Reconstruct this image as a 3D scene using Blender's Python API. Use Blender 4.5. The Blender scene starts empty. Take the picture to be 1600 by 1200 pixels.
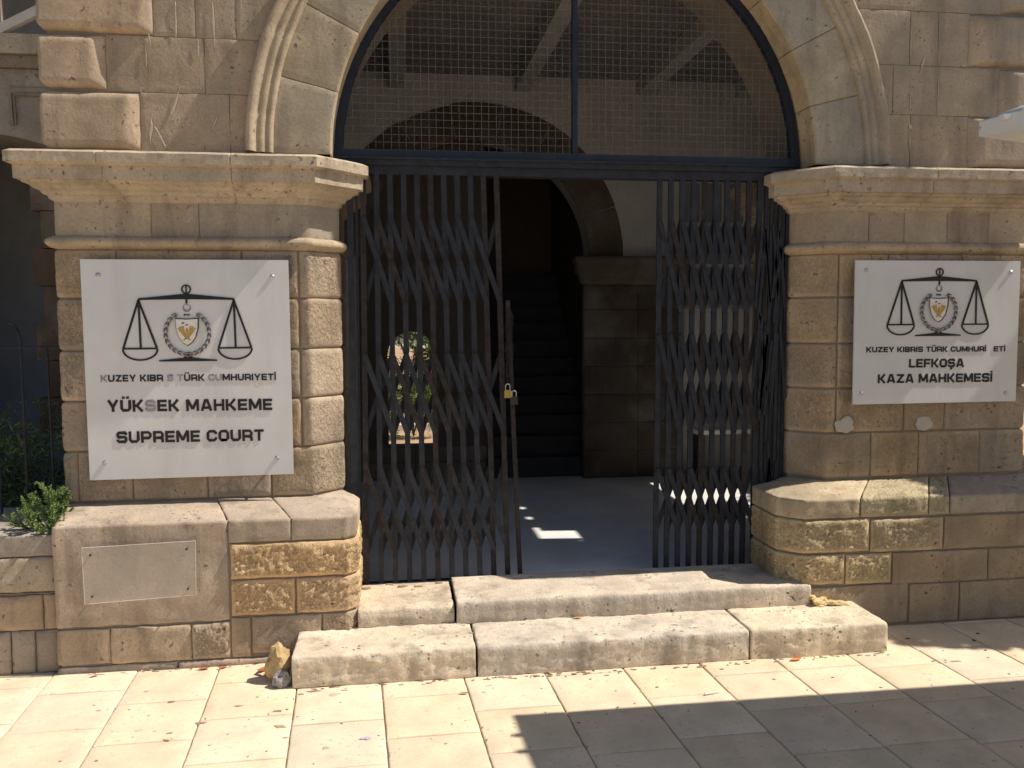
import bpy, math, random
from mathutils import Vector, Matrix, noise
R = math.radians
scene = bpy.context.scene
col = scene.collection

# ------------------------------------------------------------------ camera
cam_d = bpy.data.cameras.new('camera'); cam = bpy.data.objects.new('camera', cam_d); col.objects.link(cam)
YAW, PIT, ROL = .136893, .0726585, -.00561897
cam.location = (0, -4.1646, 1.55)
fw = Vector((math.sin(YAW)*math.cos(PIT), math.cos(YAW)*math.cos(PIT), -math.sin(PIT)))
rt = Vector((math.cos(YAW), -math.sin(YAW), 0)); up = rt.cross(fw)
r2 = rt*math.cos(ROL)+up*math.sin(ROL); u2 = -rt*math.sin(ROL)+up*math.cos(ROL)
cam.rotation_euler = Matrix((r2, u2, -fw)).transposed().to_euler()
cam_d.sensor_width = 36; cam_d.lens = 1329.04/1600*36
cam_d.clip_end = 500; cam_d.clip_start = .05
scene.camera = cam
scene.render.resolution_x = 1024; scene.render.resolution_y = 768

# ------------------------------------------------------------------ light
SUN = Vector((.775, -.085, 1)).normalized()
w = bpy.data.worlds.new('World'); scene.world = w; w.use_nodes = True
sk = w.node_tree.nodes.new('ShaderNodeTexSky'); sk.sky_type = 'NISHITA'; sk.sun_disc = False
sk.sun_elevation = math.asin(SUN.z); sk.sun_rotation = math.atan2(SUN.x, SUN.y)
bg = w.node_tree.nodes['Background']; bg.inputs['Strength'].default_value = .08
w.node_tree.links.new(sk.outputs[0], bg.inputs[0])
sl = bpy.data.lights.new('sun', 'SUN'); sl.energy = 4.6; sl.angle = R(.5); sl.color = (1, .93, .82)
so = bpy.data.objects.new('sun', sl); col.objects.link(so); so.location = (6, -2, 9)
so.rotation_euler = SUN.to_track_quat('Z', 'Y').to_euler()
vs = scene.view_settings; vs.view_transform = 'Standard'; vs.look = 'None'; vs.exposure = .36; vs.gamma = 1

# ------------------------------------------------------------------ materials
def mat(name, base=(.5,.5,.5), rough=.8, metal=0, var=.15, scale=6, bump=0, bscale=60, tint=False, pits=0, stain=0, alpha=None, spec=.3, fine=.08, trans=0):
    m = bpy.data.materials.new(name); m.use_nodes = True; nt = m.node_tree; N = nt.nodes; L = nt.links
    b = N['Principled BSDF']; b.inputs['Roughness'].default_value = rough; b.inputs['Metallic'].default_value = metal
    b.inputs['Specular IOR Level'].default_value = spec
    tc = N.new('ShaderNodeTexCoord')
    if tint:
        a = N.new('ShaderNodeVertexColor'); a.layer_name = 'tint'; c = a.outputs['Color']; alp = a.outputs['Alpha']
    else:
        a = N.new('ShaderNodeRGB'); a.outputs[0].default_value = (*base, 1); c = a.outputs[0]
    def nz(sc, det=4, ro=.6, vec=None):
        n = N.new('ShaderNodeTexNoise'); n.inputs['Scale'].default_value = sc; n.inputs['Detail'].default_value = det
        n.inputs['Roughness'].default_value = ro; L.new(vec or tc.outputs['Object'], n.inputs['Vector']); return n.outputs['Fac']
    def mr(x, a0, a1, b0, b1):
        n = N.new('ShaderNodeMapRange'); n.inputs[1].default_value = a0; n.inputs[2].default_value = a1
        n.inputs[3].default_value = b0; n.inputs[4].default_value = b1; L.new(x, n.inputs[0]); return n.outputs[0]
    def mul(c, f):
        n = N.new('ShaderNodeVectorMath'); n.operation = 'SCALE'; L.new(c, n.inputs[0]); L.new(f, n.inputs['Scale']); return n.outputs[0]
    def mixc(f, c1, col2):
        n = N.new('ShaderNodeMix'); n.data_type = 'RGBA'; L.new(f, n.inputs[0]); L.new(c1, n.inputs[6]); n.inputs[7].default_value = (*col2, 1); return n.outputs[2]
    big = nz(scale, 5); c = mul(c, mr(big, .3, .7, 1-var, 1+var))
    fn = nz(bscale*1.7, 3, .7); c = mul(c, mr(fn, .3, .7, 1-fine, 1+fine))
    h = nz(bscale, 6, .7)
    if stain:
        mp = N.new('ShaderNodeMapping'); mp.inputs['Scale'].default_value = (7, 7, 1.3); L.new(tc.outputs['Object'], mp.inputs[0])
        s = nz(1.0, 4, .6, mp.outputs[0]); c = mixc(mr(s, .52, .72, 0, stain), c, (.13, .105, .08))
        s2 = nz(2.3, 5, .6); c = mixc(mr(s2, .5, .75, 0, stain*.8), c, (.33, .31, .27))
    if pits:
        p = nz(38, 3, .65); pm = nz(5, 2); pf = mr(p, .60, .68, 0, pits)
        mm = N.new('ShaderNodeMath'); mm.operation = 'MULTIPLY'; L.new(pf, mm.inputs[0]); L.new(mr(pm, .45, .6, 0, 1), mm.inputs[1])
        c = mixc(mm.outputs[0], c, (.09, .07, .055))
    L.new(c, b.inputs['Base Color'])
    if bump:
        bn = N.new('ShaderNodeBump'); bn.inputs['Strength'].default_value = 1; bn.inputs['Distance'].default_value = bump
        L.new(h, bn.inputs['Height'])
        if name == 'weathered_limestone':       # chisel pecking where the vertex alpha says so
            mp2 = N.new('ShaderNodeMapping'); mp2.inputs['Scale'].default_value = (75, 75, 48); L.new(tc.outputs['Object'], mp2.inputs[0])
            pk = nz(1.0, 4, .62, mp2.outputs[0]); pk = mr(pk, .38, .56, 0, 1)
            b2 = N.new('ShaderNodeBump'); b2.inputs['Distance'].default_value = .0055
            L.new(alp, b2.inputs['Strength']); L.new(pk, b2.inputs['Height']); L.new(bn.outputs[0], b2.inputs['Normal']); L.new(b2.outputs[0], b.inputs['Normal'])
        else: L.new(bn.outputs[0], b.inputs['Normal'])
    if alpha is not None: b.inputs['Alpha'].default_value = alpha
    if trans: b.inputs['Transmission Weight'].default_value = trans
    return m
M = {}
M['stone'] = mat('weathered_limestone', tint=True, rough=.92, var=.20, scale=5, bump=.0028, bscale=55, pits=.85, stain=.55, spec=.12, fine=.13)
M['plain'] = mat('tinted_plain', tint=True, rough=.85, var=.12, scale=5, bump=.001, bscale=50, spec=.15)
M['mortar'] = mat('mortar', (.26,.21,.16), .95, bump=.002, bscale=80, spec=.1)
M['pave'] = mat('sandstone_paver', tint=True, rough=.9, var=.10, scale=5, bump=.0009, bscale=70, pits=.4, stain=.16, spec=.12, fine=.06)
M['joint'] = mat('paver_joint', (.42,.34,.25), .95, var=.35, scale=9, bump=.002, spec=.1)
M['earth'] = mat('dry_earth', (.42,.28,.17), .95, var=.3, scale=3, bump=.01, bscale=12, spec=.05)
M['iron'] = mat('dark_painted_iron', (.026,.028,.036), .65, .1, var=.35, scale=25, bump=.0006, bscale=120, fine=.3)
M['rust'] = mat('rusty_iron', (.036,.029,.028), .85, .1, var=.45, scale=30, bump=.001, bscale=150, fine=.4)
M['navy'] = mat('navy_painted_steel', (.022,.027,.042), .5, .2, var=.25, scale=20, bump=.0005, bscale=120)
M['wire'] = mat('galvanised_wire', (.15,.145,.14), .6, .3)
M['acryl'] = mat('milky_acrylic', (.66,.655,.65), .3, var=.05, scale=5, stain=.10, spec=.5, fine=.01)
M['clear'] = mat('frosted_clear_acrylic', (.62,.55,.47), .35, var=.03, alpha=.30, spec=.5, fine=.01)
M['edge'] = mat('acrylic_edge', (.62,.58,.52), .3)
M['black'] = mat('black_lettering', (.018,.017,.018), .45, var=.1)
M['fade'] = mat('faded_lettering', (.27,.26,.27), .6, var=.3, scale=60)
M['chrome'] = mat('chromed_metal', (.20,.19,.185), .25, 1)
M['screw'] = mat('steel_screw', (.5,.5,.52), .35, .9)
M['white'] = mat('white_enamel', (.78,.74,.68), .4, var=.04)
M['gold'] = mat('gold_paint', (.50,.32,.10), .45, .2, var=.2, scale=60)
M['brass'] = mat('brass', (.36,.25,.09), .35, .9)
M['floor'] = mat('polished_concrete', (.74,.73,.71), .55, var=.12, scale=3, bump=.0008, bscale=30, spec=.3)
M['plaster'] = mat('old_whitewash', (.55,.53,.49), .9, var=.15, scale=3, bump=.001, bscale=30, spec=.1)
M['ceil'] = mat('pinkish_ceiling_boards', (.25,.225,.215), .9, var=.15, scale=4, spec=.1)
M['wood'] = mat('painted_beam', (.42,.40,.36), .8, var=.12)
M['bark'] = mat('bark', (.12,.09,.07), .95, var=.3, scale=12, bump=.01, bscale=20)
M['leaf'] = mat('foliage', tint=True, rough=.6, var=.2, scale=4, spec=.3)
M['cloth'] = mat('white_canvas', (.72,.72,.72), .85, var=.04, bump=.0006, bscale=200, spec=.1)
M['glass'] = mat('dusty_window_glass', (.25,.28,.30), .15, var=.2, spec=.6)

# ------------------------------------------------------------------ helpers
class MB:
    def __init__(s): s.v = []; s.f = []; s.c = []
    def add(s, vs, fs, c=(.5,.5,.5)):
        o = len(s.v); s.v += [tuple(p) for p in vs]; s.f += [tuple(i+o for i in f) for f in fs]
        s.c += ([tuple(c)]*len(vs) if not isinstance(c, list) else c)
    def box(s, x0, x1, y0, y1, z0, z1, c=(.5,.5,.5)):
        v = [(x,y,z) for x in (x0,x1) for y in (y0,y1) for z in (z0,z1)]
        s.add(v, [(0,1,3,2),(4,6,7,5),(0,4,5,1),(2,3,7,6),(0,2,6,4),(1,5,7,3)], c)
    def bar(s, a, b, wx, wy, c=(.5,.5,.5), side=Vector((0,1,0))):
        a = Vector(a); b = Vector(b); d = (b-a).normalized(); n = side - d*side.dot(d); n.normalize(); t = d.cross(n)
        v = []
        for p in (a, b):
            for i, j in ((-1,-1),(1,-1),(1,1),(-1,1)): v.append(p+t*wx/2*i+n*wy/2*j)
        s.add(v, [(0,1,5,4),(1,2,6,5),(2,3,7,6),(3,0,4,7),(3,2,1,0),(4,5,6,7)], c)
    def tube(s, pts, r, n=8, c=(.5,.5,.5), closed=False):
        pts = [Vector(p) for p in pts]; V = []; F = []; K = len(pts)
        rr = r if isinstance(r, (list, tuple)) else [r]*K
        for i, p in enumerate(pts):
            if closed: d = pts[(i+1) % K]-pts[i-1]
            else: d = pts[min(i+1, K-1)]-pts[max(i-1, 0)]
            d.normalize(); a = Vector((0,0,1)) if abs(d.z) < .9 else Vector((0,1,0))
            u = d.cross(a).normalized(); v_ = d.cross(u)
            for k in range(n):
                t = 2*math.pi*k/n; V.append(p+(u*math.cos(t)+v_*math.sin(t))*rr[i])
        for i in range(K if closed else K-1):
            for k in range(n):
                j = (i+1) % K; F.append((i*n+k, i*n+(k+1) % n, j*n+(k+1) % n, j*n+k))
        if not closed: F += [tuple(range(n))[::-1], tuple((K-1)*n+k for k in range(n))]
        s.add(V, F, c)
    def prism(s, poly, y0, y1, c=(.5,.5,.5)):          # polygon in XZ, extruded along Y
        n = len(poly); V = [(x,y0,z) for x,z in poly]+[(x,y1,z) for x,z in poly]
        F = [tuple(range(n)), tuple(range(2*n-1, n-1, -1))]+[(i, i+n, (i+1) % n+n, (i+1) % n) for i in range(n)]
        s.add(V, F, c)
    def strip(s, pts, wd, y0, y1, c=(.5,.5,.5), closed=False):   # ribbon in XZ
        K = len(pts); Lp = []; Rp = []
        for i in range(K):
            a = pts[i-1] if (closed or i) else pts[0]; b = pts[(i+1) % K] if (closed or i < K-1) else pts[-1]
            dx, dz = b[0]-a[0], b[1]-a[1]; l = math.hypot(dx, dz) or 1; nx, nz = -dz/l*wd/2, dx/l*wd/2
            if (closed or 0 < i < K-1):
                e1 = (pts[i][0]-a[0], pts[i][1]-a[1]); q = math.hypot(*e1) or 1; cs = abs((e1[0]*dx+e1[1]*dz)/(q*l)); cs = max(cs, .6); nx /= cs; nz /= cs
            Lp.append((pts[i][0]+nx, pts[i][1]+nz)); Rp.append((pts[i][0]-nx, pts[i][1]-nz))
        for i in range(K if closed else K-1):
            j = (i+1) % K; s.prism([Lp[i], Lp[j], Rp[j], Rp[i]], y0, y1, c)
    def build(s, name, m, parent=None, smooth=False, label=None):
        me = bpy.data.meshes.new(name); me.from_pydata(s.v, [], s.f); me.update()
        at = me.color_attributes.new('tint', 'FLOAT_COLOR', 'POINT')
        fl = []
        for c in s.c: fl += [c[0], c[1], c[2], c[3] if len(c) > 3 else 0]
        at.data.foreach_set('color', fl)
        me.materials.append(m)
        if smooth: me.polygons.foreach_set('use_smooth', [True]*len(me.polygons))
        o = bpy.data.objects.new(name, me); col.objects.link(o)
        if parent: setpar(o, parent)
        if label: o['label'] = label
        return o
def setpar(o, p):
    o.parent = p
    if p.parent is None: o.matrix_parent_inverse = Matrix.Translation(-p.location)   # meshes hold world coordinates
def tag(o, label, cat, group=None, kind=None):
    if label: o['label'] = label
    if cat: o['category'] = cat
    if group: o['group'] = group
    if kind: o['kind'] = kind
    return o
def thing(name, label, cat, loc=(0,0,0), group=None):
    o = bpy.data.objects.new(name, None); col.objects.link(o); o.location = loc; o.empty_display_size = .1
    return tag(o, label, cat, group)
def struct(o): o['kind'] = 'structure'; return o

def sstep(x): x = max(0, min(1, x)); return x*x*(3-2*x)
def nval(p, sc, z=0): return noise.noise(Vector((p[0]*sc, p[1]*sc+z, p[2]*sc)))

class Path:
    """polyline in plan (x,y); P(t, d) gives the point at arc length t offset outward by d, mitred"""
    def __init__(s, pts):
        s.p = [Vector(q) for q in pts]; s.t = [0]
        for i in range(len(pts)-1): s.t.append(s.t[-1]+(s.p[i+1]-s.p[i]).length)
        n = []
        for i in range(len(pts)-1):
            d = (s.p[i+1]-s.p[i]).normalized(); n.append(Vector((d.y, -d.x)))
        s.m = []
        for i in range(len(pts)):
            a = n[max(i-1, 0)]; b = n[min(i, len(n)-1)]; m = (a+b).normalized(); s.m.append(m/max(.4, m.dot(a)))
    def P(s, t, d=0):
        t = max(0, min(s.t[-1], t)); i = 0
        while i < len(s.t)-2 and t > s.t[i+1]: i += 1
        f = (t-s.t[i])/(s.t[i+1]-s.t[i])
        a = s.p[i]+s.m[i]*d; b = s.p[i+1]+s.m[i+1]*d
        return a+(b-a)*f
    def tx(s, x, seg): # arc length of a given x on segment seg
        a, b = s.p[seg], s.p[seg+1]; return s.t[seg]+(x-a.x)/(b.x-a.x)*(s.t[seg+1]-s.t[seg])

def grid(a, b, cell, brk=()):
    ks = sorted([a, b]+[k for k in brk if a+1e-4 < k < b-1e-4]); out = []
    for i in range(len(ks)-1):
        n = max(1, int(math.ceil((ks[i+1]-ks[i])/cell)))
        out += [ks[i]+(ks[i+1]-ks[i])*j/n for j in range(n)]
    return out+[b]

def stone(mb, F, u0, u1, v0, v1, tint, proud=.006, bev=.012, rough=0, cell=.02, gap=.004, ub=(), vb=(), clip=None, fs=45, back=-.012, wob=.003, aniso=1.0, warp=0, peck=0):
    u0 += gap/2; u1 -= gap/2; v0 += gap/2; v1 -= gap/2
    sd = random.uniform(0, 50)
    us = grid(u0, u1, cell, list(ub)+[u0+bev*.35, u0+bev, u1-bev, u1-bev*.35]); vs_ = grid(v0, v1, cell, list(vb)+[v0+bev*.35, v0+bev, v1-bev, v1-bev*.35])
    nu, nv = len(us), len(vs_); V = []; F_ = []; C = []
    for i, u in enumerate(us):
        for j, v in enumerate(vs_):
            e = min(u-u0, u1-u, v-v0, v1-v)
            cu = min(u-u0, u1-u); cv = min(v-v0, v1-v)
            e2 = 1-math.hypot(max(0, 1-cu/(bev*1.6)), max(0, 1-cv/(bev*1.6)))
            pr = math.sqrt(max(0, min(1, min(e/bev, max(e2, 0)))))
            n1 = noise.fractal(Vector((u*fs*.22*aniso, v*fs*.22, sd)), .8, 2, 3)
            d = proud*pr+wob*n1*.5*pr
            if rough:
                n2 = noise.noise(Vector((u*fs*aniso, v*fs, sd+7))); n3 = noise.noise(Vector((u*fs*2.3*aniso, v*fs*2.3, sd+3)))
                d += rough*(abs(n2)*1.1+n3*.4+n1*.35-.3)*sstep(e/(bev*1.5))
            if e <= 1e-6 and wob: d += wob*.4*noise.noise(Vector((u*60, v*60, sd)))
            uu, vv = u, v
            if e < bev and wob:
                uu += wob*.7*noise.noise(Vector((u*17, v*17, sd+20))); vv += wob*.7*noise.noise(Vector((u*17, v*17, sd+30)))
            V.append(F(uu, vv, d)); k = 1+.07*n1; C.append((tint[0]*k, tint[1]*k, tint[2]*k, peck*sstep((e-.006)/.014)))
    for i in range(nu-1):
        for j in range(nv-1):
            if clip and clip(.5*(us[i]+us[i+1]), .5*(vs_[j]+vs_[j+1])): continue
            a = i*nv+j; F_.append((a, a+nv, a+nv+1, a+1))
    if not clip:
        ring = [(i, 0) for i in range(nu)]+[(nu-1, j) for j in range(1, nv)]+[(i, nv-1) for i in range(nu-2, -1, -1)]+[(0, j) for j in range(nv-2, 0, -1)]
        b0 = len(V)
        for i, j in ring: V.append(F(us[i], vs_[j], back)); C.append((tint[0]*.8, tint[1]*.8, tint[2]*.8, 0))
        K = len(ring)
        for k in range(K):
            i, j = ring[k]; i2, j2 = ring[(k+1) % K]
            F_.append((i2*nv+j2, i*nv+j, b0+k, b0+(k+1) % K))
    mb.add(V, F_, C)

TAN = [(.41,.315,.22), (.44,.345,.25), (.37,.285,.20), (.42,.32,.215), (.39,.31,.235), (.43,.315,.20)]
def jit(c, a=.05):
    k = 1+random.uniform(-a, a); q = random.uniform(-a*.4, a*.4); return (c[0]*k*(1+q), c[1]*k, c[2]*k*(1-q))
def wallF(path): 
    def F(u, v, d):
        p = path.P(u, d); return (p.x, p.y, v)
    return F
def sweep(mb, path, prof, tint, t0=0, t1=None, cell=.03, dmg=.004, joints=(), damp=12, zf=None):
    """moulding: prof = [(out, z)...] bottom to top"""
    t1 = path.t[-1] if t1 is None else t1
    ts = grid(t0, t1, cell, [t for t in path.t]+[j+e for j in joints for e in (-.0035, 0, .0035)]); V = []; F_ = []; C = []; n = len(prof)
    pts = []
    for (a, b) in zip(prof[:-1], prof[1:]):
        L_ = math.hypot(b[0]-a[0], b[1]-a[1]); k = max(1, int(L_/.018)); pts += [(a[0]+(b[0]-a[0])*q/k, a[1]+(b[1]-a[1])*q/k) for q in range(k)]
    pts.append(prof[-1]); n = len(pts); mx = max(p[0] for p in pts)
    for t in ts:
        jd = min([abs(t-j) for j in joints]+[9]); jf = .006 if jd < .001 else 0
        for (o, z) in pts:
            n1 = noise.fractal(Vector((t*damp, z*damp, 3.3)), .8, 2, 3); n2 = noise.noise(Vector((t*45, z*60, 1.7)))
            d = o+dmg*(n1*.6+n2*.35)-(dmg*2.2*max(0, n1-.35) if o > mx*.8 else 0)-jf
            p = path.P(t, d); V.append((p.x, p.y, z+dmg*.4*n1)); k = 1+.06*n1
            C.append((tint[0]*k, tint[1]*k, tint[2]*k))
    for i in range(len(ts)-1):
        for j in range(n-1):
            a = i*n+j; F_.append((a, a+n, a+n+1, a+1))
    F_ += [tuple(range(n)), tuple((len(ts)-1)*n+j for j in range(n-1, -1, -1))]
    mb.add(V, F_, C)
def blob(mb, cx, cy, rx, ry, F, tint, n=14, h=.002, amp=.3):   # thin irregular patch with a rounded rim
    sd = random.uniform(0, 99); V = [F(cx, cy, h)]; Fa = []
    for k in range(n):
        a = 2*math.pi*k/n; q = 1+amp*noise.noise(Vector((math.cos(a)*1.5, math.sin(a)*1.5, sd)))*2
        V.append(F(cx+rx*.8*q*math.cos(a), cy+ry*.8*q*math.sin(a), h)); V.append(F(cx+rx*q*math.cos(a), cy+ry*q*math.sin(a), -.001))
    for k in range(n):
        a, b = 1+2*k, 1+2*((k+1) % n); Fa += [(0, a, b), (a, a+1, b+1, b)]
    mb.add(V, Fa, tint)

random.seed(5)
# ================================================================== GROUND
g = MB(); g.add([(-40,-40,-.03),(40,-40,-.03),(40,60,-.03),(-40,60,-.03)], [(0,1,2,3)])
struct(g.build('ground', M['joint']))
pv = MB(); A = R(2.9); ca, sa = math.cos(A), math.sin(A)
# tile frame: long joints run along dir (.05,-1)
OX, OY, W = -.079, -.55, .356
def tF(u, v, d):
    return (OX+u*ca-v*sa*-1*-1, OY+u*sa*0+v, d) if False else (OX+u+(-v)*.0507, OY+v+u*.012, d)
offs = {-2: -.30, -1: -.17, 0: -.345, 1: -.16, 2: -.33, -3: -.17, -4: -.19, 3: -.42, 4: -.33, 5: -.17, 6: -.16}
for i in range(-9, 16):
    o = {-4: .10, -3: -.05, -2: .10, -1: -.345, 0: -.165, 1: -.335, 2: -.055, 3: -.335, 4: -.17, 5: -.16, 6: -.2}.get(i, random.uniform(-.35, 0))
    for j in range(-12, 3):
        v0 = o+j*.345
        if v0 > .36: continue
        base = random.choice([(.70,.575,.41), (.73,.61,.445), (.69,.575,.43), (.72,.585,.405)])
        tz = random.uniform(-.0012, .0012)
        stone(pv, lambda u, v, d, tz=tz: tF(u, v, d+tz), i*W, (i+1)*W, v0, v0+.345, jit(base, .03), proud=.004, bev=.007, cell=.05, gap=.006, wob=.0035, back=-.02, fs=25)
struct(pv.build('pavement', M['pave'], smooth=True))
pj = MB(); pj.add([(-3.6,-5.2,-.006),(6,-5.2,-.006),(6,-.2,-.006),(-3.6,-.2,-.006)], [(0,1,2,3)]); struct(pj.build('pavement_bed', M['joint']))
fl = MB(); fl.box(-1.5, 3.6, .10, 3.0, -.02, .215); struct(fl.build('passage_floor', M['floor']))
gd = MB(); gd.add([(-14,3.45,.1),(14,3.45,.1),(14,40,.25),(-14,40,.25)], [(0,1,2,3)]); struct(gd.build('garden_ground', M['earth']))

# ================================================================== FACADE
fac = thing('courthouse_facade', 'tan limestone courthouse front with rusticated piers and round gateway arch', 'building', (.9, 0, 0))
XL, XR, CH = -1.52, 3.36, .135
JL, JR = -.265, 2.09           # jambs of the gateway
AC = (.932, 2.345); RI, RO, RM = 1.215, 1.49, 1.598
pierL = Path([(XL,1.15),(XL,0),(JL-CH,0),(JL,CH),(JL,.62)])
pierR = Path([(JR,.62),(JR,CH),(JR+CH+.01,0),(XR,0),(XR,1.15)])

def courses(mb, path, zs, rows, proud, rough, cell=.02, bev=.014, gap=.006, colors=TAN, fs=45):
    F = wallF(path)
    for r, (z0, z1) in enumerate(zip(zs[:-1], zs[1:])):
        js = rows[r]
        for a, b in zip(js[:-1], js[1:]):
            stone(mb, F, a, b, z0, z1, jit(random.choice(colors), .06), proud=proud, rough=rough, cell=cell, bev=bev, gap=gap, ub=path.t, fs=fs, peck=random.uniform(.45,.95))
def pier(path, xs_rows, side):
    p = MB(); F = wallF(path)
    lo, hi = path.t[1], path.t[3]
    zs = [.72, .96, 1.195, 1.43, 1.67, 1.895]
    courses(p, path, zs, xs_rows, .008, .0025, cell=.0125, bev=.012, gap=.008)
    fr = [path.t[0]]+[path.tx(x, 1 if side == 'L' else 2) for x in ((-1.105,-.892) if side == 'L' else (2.447,2.644,2.887,3.126))]+[path.t[-1]]
    for a, b in zip(fr[:-1], fr[1:]):
        stone(p, F, a, b, 1.945, 2.125, jit(random.choice([(.40,.32,.235),(.36,.29,.22),(.42,.345,.255),(.345,.285,.22)]), .05), proud=.003, rough=0, cell=.03, bev=.006, gap=.004, ub=path.t, wob=.002)
    # core / mortar behind the stones
    o = p.build('pier', M['stone'], fac, smooth=True)
    c = MB(); ts = [path.t[0]]+path.t[1:]; V = []; Fa = []
    for t in ts:
        q = path.P(t, -.004); V += [(q.x, q.y, 0), (q.x, q.y, 2.33)]
    for i in range(len(ts)-1): Fa.append((2*i, 2*i+2, 2*i+3, 2*i+1))
    c.add(V, Fa); c.build('mortar_core', M['mortar'], o)
    cn = MB()
    prof = [(-.01,2.10),(.018,2.118),(.022,2.132),(.036,2.136),(.045,2.150),(.064,2.158),(.078,2.172),(.100,2.180),(.104,2.192),(.124,2.193),(.125,2.252),(.134,2.254),(.152,2.262),(.153,2.305),(.13,2.318),(-.02,2.338)]
    js = [path.tx(x, 1 if side == 'L' else 2) for x in ((-1.2,-.72) if side == 'L' else (2.7,))]
    sweep(cn, path, prof, (.44,.355,.26), dmg=.0042, cell=.02, joints=js)
    cn.build('cornice', M['stone'], o, smooth=False)
    nk = MB()
    sweep(nk, path, [(-.01,1.89),(.02,1.90),(.034,1.91),(.04,1.922),(.036,1.936),(.022,1.945),(.012,1.952),(-.01,1.955)], (.44,.345,.235), dmg=.003, cell=.02, joints=[path.tx(x, 1 if side == 'L' else 2) for x in ((-.892,) if side == 'L' else (2.64,))])
    nk.build('neck_moulding', M['stone'], o, smooth=True)
    return o
tL = lambda x: pierL.tx(x, 1); tR = lambda x: pierR.tx(x, 2)
e0, e1, e2, e3 = pierL.t[0], pierL.t[1], pierL.t[2], pierL.t[4]
cL = pierL.t[2]; cR = pierR.t[2]; endL = pierL.t[-1]; endR = pierR.t[-1]
vein = .062
rowsL = [[0, tL(-1.47), tL(-1.229), tL(-.89), tL(-.594), endL-.3, endL],
         [0, tL(-1.30), tL(-.95), tL(-.61), cL-.045, endL],
         [0, tL(-1.40), tL(-1.0), tL(-.66), cL-.045, endL],
         [0, tL(-1.25), tL(-.85), tL(-.56), cL-.045, endL],
         [0, tL(-1.265), tL(-.706), cL-.045, endL]]
rowsR = [[0, tR(2.487), tR(2.761), tR(3.116), endR],
         [0, cR+.05, tR(2.67), tR(2.905), endR],
         [0, cR+.05, tR(2.5), tR(2.85), endR],
         [0, cR+.05, tR(2.6), tR(3.1), endR],
         [0, cR+.05, tR(2.56), tR(2.98), endR]]
PL = pier(pierL, rowsL, 'L'); PR = pier(pierR, rowsR, 'R')
PL['label'] = 'pier beside the gateway carrying the larger court sign'; PR['label'] = 'pier beside the gateway carrying the smaller court sign'
fR = wallF(pierR)
for x, z, rx, rz in ((2.335,1.0,.055,.042), (2.775,1.0,.052,.035)):
    pb = MB(); blob(pb, tR(x), z, rx, rz, lambda u, v, d: fR(u, v, d+.014), (.50,.455,.39), n=26, h=.002, amp=.16); pb.build('plaster_patch', M['plain'], PR)

# ---- plinths
plL = Path([(-1.50,.3),(-1.49,-.26),(-.232,-.26),(-.19,-.218),(-.19,.16)])
inL = [Vector((-1.53,.3)), Vector((-1.53,.02)), Vector((JL-CH+.02,.02)), Vector((JL-.02,CH)), Vector((JL-.02,.16))]
plR = Path([(1.90,.16),(1.90,-.145),(2.0,-.25),(5.2,-.25)])
inR = [Vector((JR+.02,.16)), Vector((JR+.02,CH)), Vector((JR+CH,.02)), Vector((5.2,.02))]
def ledgeF(path, inner, zb, zt, zw):
    hgt = zt-zb
    def F(u, s, d):
        if s <= hgt: p = path.P(u, d); return (p.x, p.y, zb+s)
        f = (s-hgt)/.28; i = 0
        while i < len(path.t)-2 and u > path.t[i+1]: i += 1
        t = (u-path.t[i])/(path.t[i+1]-path.t[i]); q = inner[i]+(inner[i+1]-inner[i])*t; p = path.P(u, d*(1-f))
        r = p+(q-p)*f; rnd = .012*math.exp(-f*9)
        return (r.x, r.y, zt+(zw-zt)*f+d*.8-rnd*.6)
    return F, hgt
def plinth(path, inner, zt, zw, ledges, rows, parent, smoothc):
    p = MB(); F, hgt = ledgeF(path, inner, .565, zt, zw)
    if path is plL:
        F0, h0 = ledgeF(path, inner, .21, zt, zw); a, b, tint, rg = ledges.pop(0)
        stone(p, F0, a, b, 0, h0+.28, tint, proud=.005, rough=.0012, cell=.018, bev=.009, gap=.005, ub=path.t, vb=(h0-.012, h0, h0+.012), wob=.008, fs=26, peck=.12)
    for a, b, tint, rg in ledges:
        stone(p, F, a, b, 0, hgt+.28, tint, proud=.006, rough=rg, cell=.014, bev=.009, gap=.005, ub=path.t, vb=(hgt-.012, hgt, hgt+.012), wob=.004, fs=55, peck=.7 if rg > .006 else .15)
    G = wallF(path)
    for a, b, z0, z1, tint, pr, rg in rows:
        stone(p, G, a, b, z0, z1, tint, proud=pr, rough=rg, cell=.0085 if rg > .005 else .02, bev=.014 if rg > .005 else .008, gap=.006, ub=path.t, fs=62 if rg > .005 else 38, wob=.006, aniso=.7, peck=1 if rg > .005 else (.5 if rg > .0018 else .15))
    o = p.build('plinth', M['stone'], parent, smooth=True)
    c = MB(); V = []; Fa = []
    for t in path.t:
        q = path.P(t, -.006); V += [(q.x, q.y, -.02), (q.x, q.y, zt-.02)]
    for k, q in enumerate(inner): V.append((q.x, q.y, zw-.012))
    n = len(path.t)
    for i in range(n-1): Fa += [(2*i, 2*i+2, 2*i+3, 2*i+1), (2*i+1, 2*i+3, 2*n+i+1, 2*n+i)]
    c.add(V, Fa); c.build('mortar_bed', M['mortar'], o)
    return o
qL = lambda x: plL.tx(x, 1); qR = lambda x: plR.tx(x, 2)
LIME = (.46,.37,.275); PEACH = (.42,.315,.22); OCH = (.66,.45,.245); GREY = (.37,.30,.235)
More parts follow.
